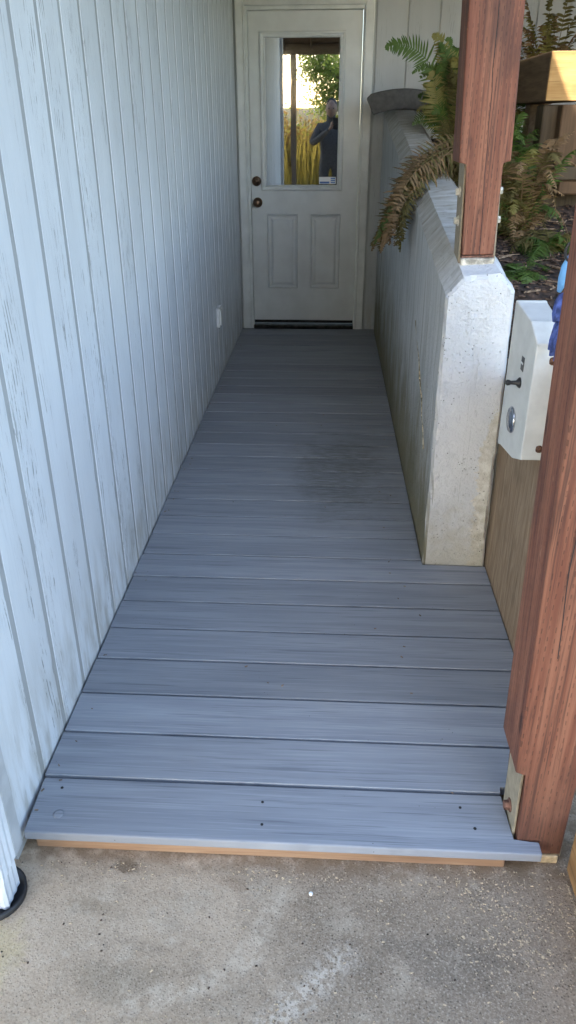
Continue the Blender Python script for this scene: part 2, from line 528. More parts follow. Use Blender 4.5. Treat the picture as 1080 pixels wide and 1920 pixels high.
M['cloth'] = simple('dark_clothing', (.075, .075, .078), .9, 0, .2, 60, .3)
M['skin'] = simple('skin', (.30, .18, .13), .55, 0, .08, 40, .1)
M['hair'] = simple('dark_hair', (.03, .022, .016), .6, 0, .3, 90, .5)
M['stick_w'] = simple('sticker_white', (.72, .75, .76), .4, 0, .02, 20, 0)
M['stick_b'] = simple('sticker_blue', (.06, .16, .42), .4, 0, .05, 20, 0)


# ------------------------------------------------------------------ geometry helpers
def tag(o, label=None, cat=None, group=None, kind=None):
    if label: o['label'] = label
    if cat: o['category'] = cat
    if group: o['group'] = group
    if kind: o['kind'] = kind
    return o


def empty(name, loc, label, cat, group=None, rot=(0, 0, 0)):
    o = bpy.data.objects.new(name, None)
    COL.objects.link(o)
    o.location = loc
    o.rotation_euler = rot
    o.empty_display_size = .1
    return tag(o, label, cat, group)


def link(name, me, mat, parent=None, loc=None):
    """mesh coordinates are world coordinates when loc is None; with a parent they are kept in place"""
    o = bpy.data.objects.new(name, me)
    COL.objects.link(o)
    if mat is not None and not me.materials:
        me.materials.append(M[mat] if isinstance(mat, str) else mat)
    if parent is not None:
        o.parent = parent
        b = Matrix.LocRotScale(parent.location, parent.rotation_euler, None)
        if parent.parent is not None:
            b = Matrix.LocRotScale(parent.parent.location, parent.parent.rotation_euler, None) @ parent.matrix_parent_inverse @ b
        o.matrix_parent_inverse = b.inverted()
    if loc is not None:
        o.location = loc
    return o


def pymesh(name, v, f, smooth=False):
    me = bpy.data.meshes.new(name)
    me.from_pydata([tuple(q) for q in v], [], f)
    me.update()
    if smooth:
        for q in me.polygons: q.use_smooth = True
    return me


def bm_done(bm, name, smooth=False):
    bmesh.ops.recalc_face_normals(bm, faces=bm.faces[:])
    me = bpy.data.meshes.new(name)
    bm.to_mesh(me)
    bm.free()
    if smooth:
        for q in me.polygons: q.use_smooth = True
    return me


def bm_box(bm, x0, x1, y0, y1, z0, z1, bev=0., seg=1):
    r = bmesh.ops.create_cube(bm, size=1.)
    vs_ = r['verts']
    for v in vs_:
        v.co = Vector((x0 if v.co.x < 0 else x1, y0 if v.co.y < 0 else y1, z0 if v.co.z < 0 else z1))
    if bev:
        es = list({e for v in vs_ for e in v.link_edges})
        bmesh.ops.bevel(bm, geom=es, offset=bev, segments=seg, affect='EDGES', profile=.5)


def box(name, x0, x1, y0, y1, z0, z1, mat, parent=None, bev=.002, seg=1):
    bm = bmesh.new()
    bm_box(bm, x0, x1, y0, y1, z0, z1, bev, seg)
    return link(name, bm_done(bm, name), mat, parent)


def bm_prism(bm, pts, axis, a0, a1, bev=0., seg=1):
    """polygon pts (2D) extruded along axis 'x','y','z'"""
    def P(q, a):
        return {'x': (a, q[0], q[1]), 'y': (q[0], a, q[1]), 'z': (q[0], q[1], a)}[axis]
    v0 = [bm.verts.new(P(q, a0)) for q in pts]
    v1 = [bm.verts.new(P(q, a1)) for q in pts]
    n = len(pts)
    fs = [bm.faces.new(v0), bm.faces.new(v1[::-1])]
    for i in range(n):
        fs.append(bm.faces.new((v0[i], v0[(i + 1) % n], v1[(i + 1) % n], v1[i])))
    if bev:
        es = list({e for f in fs for e in f.edges})
        bmesh.ops.bevel(bm, geom=es, offset=bev, segments=seg, affect='EDGES', profile=.5)


def prism(name, pts, axis, a0, a1, mat, parent=None, bev=.002, seg=1):
    bm = bmesh.new()
    bm_prism(bm, pts, axis, a0, a1, bev, seg)
    return link(name, bm_done(bm, name), mat, parent)


def bm_cyl(bm, p0, p1, r0, r1=None, n=12, cap=True):
    r1 = r0 if r1 is None else r1
    p0, p1 = Vector(p0), Vector(p1)
    d = (p1 - p0).normalized()
    a = d.orthogonal().normalized()
    b = d.cross(a)
    A = [bm.verts.new(p0 + (a * math.cos(2 * math.pi * i / n) + b * math.sin(2 * math.pi * i / n)) * r0) for i in range(n)]
    B = [bm.verts.new(p1 + (a * math.cos(2 * math.pi * i / n) + b * math.sin(2 * math.pi * i / n)) * r1) for i in range(n)]
    for i in range(n):
        bm.faces.new((A[i], A[(i + 1) % n], B[(i + 1) % n], B[i]))
    if cap:
        bm.faces.new(A[::-1])
        bm.faces.new(B)


def cyl(name, p0, p1, r0, mat, parent=None, r1=None, n=14, smooth=False):
    bm = bmesh.new()
    bm_cyl(bm, p0, p1, r0, r1, n)
    return link(name, bm_done(bm, name, smooth), mat, parent)


def lathe(name, prof, base, direction, mat, parent=None, n=20):
    """prof: (radius, distance along direction)"""
    d = Vector(direction).normalized()
    a = d.orthogonal().normalized()
    b = d.cross(a)
    base = Vector(base)
    v, f = [], []
    for r, h in prof:
        for i in range(n):
            t = 2 * math.pi * i / n
            v.append(base + d * h + (a * math.cos(t) + b * math.sin(t)) * max(r, 1e-5))
    for k in range(len(prof) - 1):
        for i in range(n):
            j = (i + 1) % n
            f.append((k * n + i, k * n + j, (k + 1) * n + j, (k + 1) * n + i))
    f.append(tuple(range(n))[::-1])
    f.append(tuple((len(prof) - 1) * n + i for i in range(n)))
    bm = bmesh.new()
    me = pymesh(name, v, f)
    bm.from_mesh(me)
    bpy.data.meshes.remove(me)
    me = bm_done(bm, name, True)
    return link(name, me, mat, parent)


# ------------------------------------------------------------------ setting: lawn, pad, hill, soil
YE = 4.656
g = box('lawn', -300, 300, -500, 200, -.6, -.12, 'lawn', None, 0)
tag(g, kind='structure')
g = box('concrete_pad', -5., 3.4, -9.2, YE + .4, -.20, -.07, 'ground', None, 0)
tag(g, kind='structure')

def hill():
    v, f = [], []
    n = 80
    for i in range(n + 1):
        a = -150 + 300 * i / n
        h = 3.2 + 2.2 * mnoise.noise(Vector((a * .03, 0, 0))) + 1.0 * mnoise.noise(Vector((a * .16, 3, 0)))
        v += [(a, -105, -.3), (a, -125, h), (a, -150, h * .8), (a, -170, -.3)]
    for i in range(n):
        for k in range(3):
            q = i * 4 + k
            f.append((q, q + 1, q + 5, q + 4))
    return pymesh('hill', v, f, True)
tag(link('hill', hill(), 'hill'), kind='structure')


def soil_z(x, y):
    z = .70 + .20 * max(0, min(1, (y - 1.15) / .45)) + .13 * max(0, y - 1.6) + .10 * max(0, x - 1.6) + 1.15 * min(1.6, max(0, x - 2.15)) * max(0, min(1, (y - 1.6) / 1.0))  # steep unseen rise at the right added to block sky light
    return z + .02 * mnoise.noise(Vector((x * 6, y * 6, 0))) + .008 * mnoise.noise(Vector((x * 25, y * 25, 4)))

def soil():
    v, f = [], []
    nx, ny = 50, 90
    for j in range(ny + 1):
        for i in range(nx + 1):
            x = 1.20 + 4.6 * (i / nx) ** 1.8
            y = .27 + (YE + .05 - .27) * j / ny
            # shoulder at the near side falls to the pad
            z = soil_z(x, y)
            if j == 0: z = -.1
            if j == 1: z -= .12
            if y < 1.30 and x < 1.275: x = 1.275
            v.append((x, y, z))
    for j in range(ny):
        for i in range(nx):
            q = j * (nx + 1) + i
            f.append((q, q + 1, q + nx + 2, q + nx + 1))
    return pymesh('soil_bank', v, f, True)
so = tag(link('soil_bank', soil(), 'soil'), kind='structure')

# ------------------------------------------------------------------ house: grooved siding, end wall, door, trim
house = empty('house', (-.2, 2.3, -.07), 'pale painted house wall of grooved siding with a half-glass door at the far end', 'house')
TOPZ = 2.52
box('wall', -3.2, -.0010, -.03, YE + .12, -.1, 2.75, 'groove', house, 0)
box('wall', .905, 3.4, YE + .012, YE + .16, -.1, 2.75, 'groove_end', house, 0)
box('wall', -.0135, .9045, YE + .012, YE + .16, 2.10, 2.75, 'groove_end', house, 0)
box('wall', -.0135, .0300, YE + .012, YE + .16, -.1, 2.0995, 'groove_end', house, 0)
box('added_shade_eave', 1.065, 3.0, 1.55, YE + .3, 2.60, 2.74, 'trimgrey', house, .004)  # unseen overhang added to shade the end wall and far corridor

GW, GS = .023, .1705
g0 = .165
edges = [-.004] + [g0 + GS * k for k in range(0, 40) if g0 + GS * k < YE - .03]
plank_cache = {}
rp = random.Random(3)
for i, y0 in enumerate(edges):
    y1 = edges[i + 1] if i + 1 < len(edges) else YE + .01
    a = y0 + (GW / 2 if i else 0)
    b = y1 - (GW / 2 if i + 1 < len(edges) else 0)
    box('siding_plank', -.02, rp.uniform(-.0004, .0006), a, b, -.045 + rp.uniform(-.004, .004), TOPZ, 'siding', house, .0005)
ex = [.93 + .203 * k for k in range(13)]
for i in range(len(ex) - 1):
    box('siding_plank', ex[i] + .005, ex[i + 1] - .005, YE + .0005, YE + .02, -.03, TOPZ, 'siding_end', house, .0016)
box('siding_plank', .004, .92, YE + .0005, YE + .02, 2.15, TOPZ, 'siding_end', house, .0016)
# corner boards by the downspout
box('corner_trim', -.03, .006, -.050, -.005, -.040, TOPZ, 'trimgrey', house, .003)
box('corner_trim', -.11, -.0305, -.05, -.031, -.05, TOPZ, 'trimgrey', house, .003)
box('foundation', -.06, -.002, -.028, .9, -.1, -.05, 'grout', house, .004)

# door frame
FY = YE
frame = box('door_frame', .016, .072, FY - .018, FY + .012, .0, 2.135, 'trim', house, .004)
box('casing', .862, .918, FY - .018, FY + .012, .0, 2.135, 'trim', frame, .004)
box('casing', .0725, .8615, FY - .0175, FY + .012, 2.072, 2.134, 'trim', frame, .004)
box('casing_bead', .066, .0775, FY - .0245, FY - .0175, .002, 2.078, 'trim', frame, .003)
box('casing_bead', .8575, .868, FY - .0245, FY - .0175, .002, 2.078, 'trim', frame, .003)
box('jamb', .0735, .0945, FY - .008, FY + .07, .0, 2.0715, 'trim', frame, .002)
box('jamb', .8485, .861, FY - .008, FY + .07, .0, 2.0715, 'trim', frame, .002)
box('jamb', .0948, .848, FY - .008, FY + .07, 2.050, 2.0715, 'trim', frame, .002)
box('threshold', .0948, .848, FY - .03, FY + .08, .002, .026, 'threshold', frame, .004)

DY = FY + .018        # door face
door = box('door', .0965, .8465, DY, DY + .044, .036, 2.047, 'door', house, .002)
tag(door, 'off-white half-glass entry door with two lower panels')

def ring(name, x0, x1, z0, z1, prof, mat, parent, y):
    """rectangular moulding: prof = (inset from outer edge, height toward the viewer)"""
    v, f = [], []
    for ins, h in prof:
        v += [(x0 + ins, y - h, z0 + ins), (x1 - ins, y - h, z0 + ins), (x1 - ins, y - h, z1 - ins), (x0 + ins, y - h, z1 - ins)]
    for k in range(len(prof) - 1):
        for i in range(4):
            j = (i + 1) % 4
            f.append((k * 4 + i, k * 4 + j, (k + 1) * 4 + j, (k + 1) * 4 + i))
    bm = bmesh.new()
    me = pymesh(name, v, f)
    bm.from_mesh(me)
    bpy.data.meshes.remove(me)
    return link(name, bm_done(bm, name), mat, parent)

ring('window_frame', .170, .738, .972, 1.934, [(0, -.001), (0, .010), (.006, .016), (.014, .016), (.018, .011), (.026, .011), (.030, .016), (.036, .014), (.042, -.006)], 'door', door, DY)
box('window_pane', .209, .699, DY - .006, DY - .0015, 1.010, 1.896, 'glass', door, 0)
for x0, x1 in ((.205, .425), (.515, .732)):
    ring('door_panel', x0, x1, .296, .818, [(0, -.001), (0, .005), (.006, .0105), (.013, .0050), (.020, .0012), (.028, .0012), (.042, .0085), (.05, .0088)], 'door', door, DY)
    box('panel_field', x0 + .049, x1 - .049, DY - .0092, DY - .001, .296 + .049, .818 - .049, 'door', door, .0006)
for kz, kx in ((1.034, .134), (.894, .139)):
    lathe('knob', [(.033, -.002), (.034, .004), (.030, .010), (.014, .013), (.0125, .028), (.022, .034), (.027, .043), (.027, .052), (.021, .060), (.008, .063)] if kz < 1 else
          [(.032, -.002), (.033, .006), (.029, .017), (.024, .021), (.012, .022), (.011, .024)], (kx, DY, kz), (0, -1, 0), 'bronze', door)
stk = box('sticker', .575, .693, DY - .0082, DY - .0068, 1.016, 1.062, 'stick_w', door, 0)
box('sticker_bar', .580, .648, DY - .0094, DY - .0086, 1.020, 1.032, 'stick_b', door, 0)
for k in range(3):
    box('sticker_mark', .657, .688, DY - .0094, DY - .0086, 1.022 + .013 * k, 1.030 + .013 * k, 'stick_b', door, 0)
box('door_sweep', .0985, .8445, DY - .006, DY - .0005, .040, .060, 'threshold', door, .001)

# outlet cover low on the left wall
oc = empty('outlet_cover', (0, 3.40, .37), 'small white outlet cover low on the left siding near the door', 'outlet')
box('cover', .001, .022, 3.350, 3.452, .318, .432, 'white', oc, .004)
box('flap', .0222, .030, 3.360, 3.442, .330, .420, 'white', oc, .003)

# ------------------------------------------------------------------ deck
BP = .154
deck = empty('deck', (.6, 0, -.07), 'grey composite deck boards running up the corridor to the door', 'deck')
gap = .0085
TH = .025
def wall_in(y):
    return 1.034 - .0075 * (y - 1.205)
nb = 31
rb = random.Random(11)
for i in range(nb):
    y0 = i * BP + gap / 2
    y1 = min((i + 1) * BP - gap / 2, YE - .004)
    if y1 - y0 < .02: continue
    if i == 0: y0 = -.012
    dz = rb.uniform(-.0008, .0008)
    x0 = .004 + rb.uniform(0, .004)
    if i == 0:
        pts = [(.014, y0), (1.172, y0), (1.172, .022), (1.113, .022), (1.113, y1), (.008, y1)]
    elif i == 1:
        pts = [(x0, y0), (1.113, y0), (1.113, .176), (1.2535, .176), (1.2535, y1), (x0, y1)]
    elif y1 < 1.20:
        pts = [(x0, y0), (1.2535, y0), (1.2535, y1), (x0, y1)]
    else:
        xa = wall_in(max(y0, 1.205)) - .004
        if y0 < 1.203:
            pts = [(x0, y0), (1.2535, y0), (1.2535, 1.199), (xa, 1.199), (xa, y1), (x0, y1)]
        else:
            pts = [(x0, y0), (xa, y0), (xa - .001, y1), (x0, y1)]
    bm = bmesh.new()
    bm_prism(bm, pts, 'z', -TH + dz, dz, .0016 if i else .0035, 2)
    b = link('deck_board', bm_done(bm, 'deck_board'), 'deck', deck)
    if i == 0:
        b['label'] = 'front deck board notched round the post, with screw holes'
        for hx, hy, hr in ((.062, .118, .0045), (.079, .040, .0050), (.548, .100, .0042), (.552, .036, .0042), (1.010, .108, .0042), (1.035, .050, .0046)):
            cyl('screw_hole', (hx, hy, .0002), (hx, hy, .0014), hr * .8, 'hole', b, n=10)
        lathe('screw_plug', [(.0115, .0), (.0125, .0012), (.0095, .0016), (.0062, .0014)], (.079, .040, .0004), (0, 0, 1), 'deck', b, 16)
rim = box('joist', .030, 1.100, .006, .044, -.069, -TH - .002, 'joist', deck, .002)
rim['label'] = 'fresh orange-brown lumber edge under the front board'
for jx in (.03, .40, .78, 1.05):
    box('joist', jx, jx + .038, .046, 1.19 if jx > 1 else YE - .01, -.069, -TH - .003, 'ply', deck, .002)

# ------------------------------------------------------------------ retaining wall of painted concrete
def rwall():
    """closed chamfered section swept along Y, its top climbing towards the house; near cap in rings"""
    Y0, Y1 = 1.205, YE + .01
    ns = 110

    def sect(y, k=40):
        t = (y - Y0)
        zt = 1.004 + .1475 * t
        xi = wall_in(y)
        P = [(xi, -.09), (xi - .004, zt - .056), (xi + .046, zt), (xi + .158, zt + .008), (xi + .203, zt - .040), (xi + .219, -.09)]
        out = []
        seg = [16, 4, 6, 4, 16, 4]
        for a in range(6):
            p, q = P[a], P[(a + 1) % 6]
            for s in range(seg[a]):
                u = s / seg[a]
                out.append((p[0] + (q[0] - p[0]) * u, p[1] + (q[1] - p[1]) * u))
        # soften the corners
        for _ in range(0):
            out = [tuple((out[i - 1][c] + 4 * out[i][c] + out[(i + 1) % len(out)][c]) / 6 for c in (0, 1)) for i in range(len(out))]
        return out
    v, f = [], []
    n = len(sect(Y0))

    def disp(p, amp=1.):
        q = Vector(p)
        d = .0050 * mnoise.noise(q * 4) + .0032 * mnoise.noise(q * 15) + .0018 * mnoise.noise(q * 45)
        return d * amp
    # cap rings first (from the centre out)
    rings = 14
    s0 = sect(Y0)
    cz = .48
    for r in range(1, rings + 1):
        u = r / rings
        for (x, z) in s0:
            cx = 1.034 + .109 + (0 if r < rings else 0)
            X = cx + (x - cx) * u
            zc = min(max(z, .10), .88)
            Z = zc + (z - zc) * u if True else z
            e = .010 * max(0, (u - .93) / .07) ** 2
            ch = 0.
            if r >= rings - 1 and Z > .02:
                ch = max(0., mnoise.noise(Vector((X * 31, 1.7, Z * 31))) - .12) * .020 + max(0., mnoise.noise(Vector((X * 90, 4., Z * 90)))) * .003
            v.append((X + (1.143 - X) * ch * 3, Y0 + e + ch + disp((X, Y0, Z)), Z - (ch * .6 if Z > .9 else 0)))
    for r in range(rings - 1):
        for i in range(n):
            j = (i + 1) % n
            f.append((r * n + i, r * n + j, (r + 1) * n + j, (r + 1) * n + i))
    # the innermost ring is a slim closed strip: bridge it across
    half = n // 2
    f.append(tuple(range(n))[::-1])
    base = len(v) - n
    prev = base
    for k in range(1, ns + 1):
        y = Y0 + .010 + (Y1 - Y0) * (k / ns) ** 1.4
        st = len(v)
        for i, (x, z) in enumerate(sect(y)):
            s = sect(y)
            a, b = s[i - 1], s[(i + 1) % n]
            tx, tz = b[0] - a[0], b[1] - a[1]
            L = math.hypot(tx, tz) or 1
            nx_, nz_ = -tz / L, tx / L
            d = disp((x, y, z))
            v.append((x + nx_ * d, y, z + nz_ * d))
        for i in range(n):
            j = (i + 1) % n
            f.append((prev + i, prev + j, st + j, st + i))
        prev = st
    f.append(tuple(prev + i for i in range(n)))
    bm = bmesh.new()
    me = pymesh('retaining_wall', v, f)
    bm.from_mesh(me)
    bpy.data.meshes.remove(me)
    me = bm_done(bm, 'retaining_wall', True)
    me.set_sharp_from_angle(angle=R(22))
    return me
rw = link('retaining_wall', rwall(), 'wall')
tag(rw, 'low white painted concrete wall with chamfered top, stained, right of the deck', 'wall')
cp = [(1.5, .66), (1.62, .62), (1.70, .575), (1.82, .55), (1.93, .50), (2.06, .485), (2.2, .44)]
bm = bmesh.new()
cp = [(1.42, .36), (1.46, .41), (1.53, .445), (1.58, .50), (1.68, .54), (1.74, .60), (1.83, .64), (1.95, .70)]
for (ya, za), (yb, zb) in zip(cp, cp[1:]):
    bm_cyl(bm, (wall_in(ya) - .003, ya, za), (wall_in(yb) - .003, yb, zb), .0035, .0028, 6)
link('crack_filler', bm_done(bm, 'crack_filler', True), 'crack', rw)

# ------------------------------------------------------------------ notched red posts
def red_post(name, x, y, z0, h_notch, ztop, lean, label, wide=.152, narrow=.098, depth=.142, plate=True):
    t = empty(name, (x, y, z0), label, 'post', 'red stained posts')
    t.rotation_euler = (0, lean, 0)
    H = ztop - z0
    w2, n2 = wide / 2, narrow / 2
    pts = [(-n2, .0), (n2, .0), (n2, h_notch), (w2, h_notch), (w2, H), (-w2, H), (-w2, h_notch), (-n2, h_notch)]
    bm = bmesh.new()
    bm_prism(bm, pts, 'y', 0, depth, .0045, 2)
    s = link('shaft', bm_done(bm, 'shaft'), 'redpost', None)
    s.parent = t
    rc = random.Random(int(x * 1000))
    bm = bmesh.new()
    zc, xc = (.0, .004) if plate else (.55, -.03)
    while zc < H - .3:
        zn = zc + rc.uniform(.04, .09)
        xn = xc + rc.uniform(-.004, .0045)
        q = [bm.verts.new((xc - .0009, -.0006, zc)), bm.verts.new((xc + .0009, -.0006, zc)), bm.verts.new((xn + .0009, -.0006, zn)), bm.verts.new((xn - .0009, -.0006, zn))]
        bm.faces.new(q)
        zc, xc = zn, xn
    dc = link('drying_crack', bm_done(bm, 'drying_crack'), 'hole', None)
    dc.parent = s
    for sx in (-1, 1):
        bm = bmesh.new()
        xa, xb = sorted((sx * (n2 + .0015), sx * (n2 + .0075)))
        bm_box(bm, xa, xb, .018, depth - .02, -.03, h_notch - .004, .0012)
        q = link('bracket_strap', bm_done(bm, 'bracket_strap'), 'strap', None)
        q.parent = t
        for bz in ((.17, .09) if plate else (.085,)):
            bz = bz * h_notch / .25
            bm = bmesh.new()
            bm_cyl(bm, (sx * (n2 + .0078), depth * .45, bz), (sx * (n2 + .0105), depth * .45, bz), .016, .016, 16)
            bm_cyl(bm, (sx * (n2 + .0102), depth * .45, bz), (sx * (n2 + .022), depth * .45, bz), .0115, .0105, 6)
            q2 = link('bolt', bm_done(bm, 'bolt'), 'bolt' if plate else 'rustbolt', None)
            q2.parent = t
    if plate:
        bm = bmesh.new()
        bm_box(bm, -n2 - .001, n2 + .001, .004, depth - .006, -.009, -.002, .001)
        q = link('base_plate', bm_done(bm, 'base_plate'), 'rustbolt', None)
        q.parent = t
    return t
red_post('post', 1.134, 1.322, 1.052, .262, 2.36, R(-1.7), 'red stained notched post bolted in a bracket on top of the concrete wall')
red_post('post', 1.176, .026, -.045, .245, 2.36, R(-1.15), 'large foreground red stained post standing at the notch in the front deck board', depth=.140, narrow=.100, plate=False)
mp = box('mortar_pad', 1.083, 1.186, 1.316, 1.455, 1.000, 1.0425, 'grout', None, .006, 2)
tag(mp, 'crumbly pale mortar pad under the post on the concrete wall', 'mortar')
wd = box('wood_shim', 1.176, 1.222, .022, .085, -.0695, -.0465, 'knotw', None, .003)
tag(wd, 'pale sawn wood shim under the foreground post', 'shim')

# ------------------------------------------------------------------ plywood panel + grey box
pl = prism('plywood_panel', [(.20, -.069), (1.25, -.069), (1.25, .70), (1.12, .735), (.84, .90), (.20, .95)], 'x', 1.256, 1.272, 'ply', None, .0015)
tag(pl, 'weathered brown plywood sheet between concrete wall and foreground post', 'plywood')

bx = empty('control_box', (1.255, .8, .6), 'light grey plastic box with lock and latch mounted on the plywood', 'box')
def box_body():
    # rim at the far side, faces tapering towards the near face
    bm = bmesh.new()
    def loop(y, x0, x1, z0, z1): return [bm.verts.new((x0, y, z0)), bm.verts.new((x1, y, z0)), bm.verts.new((x1, y, z1)), bm.verts.new((x0, y, z1))]
    Ls = [loop(.922, 1.176, 1.2545, .592, .998), loop(.908, 1.174, 1.2545, .590, 1.000), loop(.902, 1.1765, 1.2545, .594, .996), loop(.770, 1.1835, 1.2545, .606, .978), loop(.705, 1.190, 1.2545, .628, .938)]
    for p, q in zip(Ls, Ls[1:]):
        for i in range(4):
            j = (i + 1) % 4
            bm.faces.new((p[i], p[j], q[j], q[i]))
    bm.faces.new(Ls[0])
    bm.faces.new(Ls[-1])
    bmesh.ops.bevel(bm, geom=bm.edges[:], offset=.003, segments=2, affect='EDGES', profile=.5)
    return bm_done(bm, 'case')
link('case', box_body(), 'boxgrey', bx)
lathe('lock', [(.036, 0), (.037, .004), (.033, .008), (.026, .006), (.022, .009), (.008, .011)], (1.1825, .815, .700), (-1, 0, 0), 'chrome', bx, 24)
box('name_plate', 1.1818, 1.1838, .775, .808, .845, .882, 'black', bx, .0005)
box('plate_mark', 1.1810, 1.1817, .780, .803, .862, .867, 'stick_w', bx, 0)
la = lathe('latch', [(.015, 0), (.013, .005), (.006, .011), (.005, .024), (.007, .028), (.008, .034), (.004, .038)], (1.1835, .790, .812), (-1, 0, 0), 'black', bx, 14)
for sz in (.895, .660):
    lathe('screw', [(.0105, -.001), (.0105, .0015), (.006, .002), (.0055, .004), (.003, .0048)], (1.2345, .7045, sz), (-.25, -1, 0), 'screw', bx, 12)
# gloves and a tool handle lying on the box
gl = empty('work_glove', (1.235, .74, 1.0), 'blue work glove draped over the grey box', 'glove')
def blob_chain(name, pts, mat, parent, n=10, noise_amp=.004):
    v, f = [], []
    P = [Vector(p[:3]) for p in pts]
    for k, p in enumerate(P):
        d = (P[min(k + 1, len(P) - 1)] - P[max(k - 1, 0)]).normalized()
        a = d.orthogonal().normalized()
        b = d.cross(a)
        rx, ry = pts[k][3], pts[k][4]
        for i in range(n):
            t = 2 * math.pi * i / n
            q = p + a * math.cos(t) * rx + b * math.sin(t) * ry
            q += Vector((1, 1, 1)) * noise_amp * mnoise.noise(q * 60)
            v.append(q)
    for k in range(len(P) - 1):
        for i in range(n):
            j = (i + 1) % n
            f.append((k * n + i, k * n + j, (k + 1) * n + j, (k + 1) * n + i))
    f.append(tuple(range(n))[::-1])
    f.append(tuple((len(P) - 1) * n + i for i in range(n)))
    bm = bmesh.new()
    me = pymesh(name, v, f)
    bm.from_mesh(me)
    bpy.data.meshes.remove(me)
    return link(name, bm_done(bm, name, True), mat, parent)
blob_chain('cuff', [(1.252, .70, 1.060, .012, .03), (1.247, .69, 1.045, .016, .036), (1.242, .675, 1.020, .016, .038), (1.238, .664, 1.0, .013, .034)], 'blue', gl)
for k, dy in enumerate((-.028, -.008, .012, .030)):
    blob_chain('finger', [(1.236, .664 + dy * .6, 1.006, .009, .011), (1.226, .656 + dy, .985, .009, .011), (1.219, .652 + dy, .955 - .006 * (k % 2), .008, .010), (1.217, .652 + dy * 1.1, .930 - .010 * ((k + 1) % 2), .005, .006)], 'blue', gl, 8, .003)
th = empty('hand_tool', (1.26, .80, 1.01), 'light blue plastic tool handle with black loop beside the blue glove', 'tool')
blob_chain('handle', [(1.250, .80, 1.045, .004, .006), (1.252, .79, 1.075, .006, .013), (1.256, .78, 1.105, .007, .017), (1.262, .77, 1.135, .005, .012)], 'sky_blue', th, 10, 0)
bm = bmesh.new()
lp = [Vector((1.256 + .014 * math.cos(a), .77, 1.145 + .022 * math.sin(a))) for a in [k * math.pi / 7 for k in range(15)]]
for a_, b_ in zip(lp, lp[1:]): bm_cyl(bm, a_, b_, .0035, .0035, 6)
link('cord_loop', bm_done(bm, 'cord_loop'), 'black', th)

# ------------------------------------------------------------------ downspout + drain
ds = empty('downspout', (-.03, -.11, -.07), 'white ribbed downspout at the house corner in the lower left', 'downspout')
def spout(z0, z1, grow=0.):
    # rounded rectangular section with ribs
    pts = []
    x0, x1, y0, y1 = -.062 - grow, .028 + grow, -.160 - grow, -.090 + grow
    for s in range(9):
        u = s / 8
        pts.append((x0 + (x1 - x0) * (.08 + .84 * u), y0 + (.0022 if s % 2 else 0)))
    for s in range(7):
        u = s / 6
        pts.append((x1 - (.0022 if s % 2 else 0), y0 + (y1 - y0) * (.08 + .84 * u)))
    for s in range(9):
        u = s / 8
        pts.append((x1 - (x1 - x0) * (.08 + .84 * u), y1 - (.0022 if s % 2 else 0)))
    for s in range(7):
        u = s / 6
        pts.append((x0 + (.0022 if s % 2 else 0), y1 - (y1 - y0) * (.08 + .84 * u)))
    bm = bmesh.new()
    bm_prism(bm, pts, 'z', z0, z1, 0)
    return bm_done(bm, 'pipe')
link('pipe', spout(-.062, .032), 'spout', ds)
link('pipe', spout(.020, 2.45, .003), 'spout', ds)
dr = empty('drain_pipe', (-.033, -.125, -.07), 'black round drain pipe opening in the pad under the downspout', 'drain')
lathe('pipe_rim', [(.066, -.02), (.068, .012), (.063, .014), (.061, .004), (.02, .003)], (-.018, -.122, -.068), (0, 0, 1), 'pipe', dr, 32)

# ------------------------------------------------------------------ arched edging piece lying on the wall top
def edging():
    v, f = [], []
    n = 22
    for k in range(n + 1):
        u = -1 + 2 * k / n
        xc = 1.108 + .226 * u
        arch = .034 * (1 - u * u)
        tz = 1.558 + arch - (.014 if k in (0, n) else 0)
        bz = 1.446 + arch * .85
        sh = .042 * u
        for (yy, zz, dx) in ((4.33, bz, -sh), (4.322, bz + .008, -sh * .9), (4.318, tz - .008, 0), (4.326, tz, 0), (4.452, tz, 0), (4.458, tz - .01, 0), (4.450, bz, -sh)):
            v.append((xc + dx, yy - .03 * (1 - u * u), zz))
    m = 7
    for k in range(n):
        for i in range(m):
            j = (i + 1) % m
            f.append((k * m + i, k * m + j, (k + 1) * m + j, (k + 1) * m + i))
    f.append(tuple(range(m))[::-1])
    f.append(tuple(n * m + i for i in range(m)))
    bm = bmesh.new()
    me = pymesh('edging_block', v, f)
    bm.from_mesh(me)
    bpy.data.meshes.remove(me)
    return bm_done(bm, 'edging_block')
tag(link('edging_block', edging(), 'edging'), 'dark grey arched garden edging piece lying on the far end of the concrete wall', 'edging')

# ------------------------------------------------------------------ timber rail on the bank
tr = empty('timber_rail', (1.7, 3., .9), 'heavy brown timber rail with pale sawn end on mossy uprights, upper right', 'railing')
box('rail', 1.600, 1.790, 2.690, YE - .01, 1.492, 1.684, 'timber', tr, .006, 2)
box('rail_end', 1.602, 1.788, 2.684, 2.6895, 1.494, 1.682, 'timber_end', tr, .002)
prism('upright', [(1.606, 1.480), (1.608, 1.29), (1.66, 1.08), (1.745, .78), (1.90, .78), (1.90, 1.480)], 'y', 2.72, 2.86, 'upright', tr, .006)
box('block', 1.668, 1.792, 2.640, 2.7185, 1.235, 1.478, 'block', tr, .005)
box('ledge', 1.662, 1.860, 2.585, 2.7185, 1.180, 1.2335, 'upright', tr, .005)
box('ledge', 1.690, 1.860, 2.600, 2.7185, 1.120, 1.1785, 'block', tr, .005)
box('upright', 1.648, 1.720, 3.18, 3.30, 1.02, 1.4905, 'timber', tr, .005)
lt = box('landscape_timber', 1.236, 1.40, -.75, .012, -.0695, .085, 'logw', None, .012, 2)
tag(lt, 'rough orange-brown landscape timber on the ground at the lower right edge', 'timber')

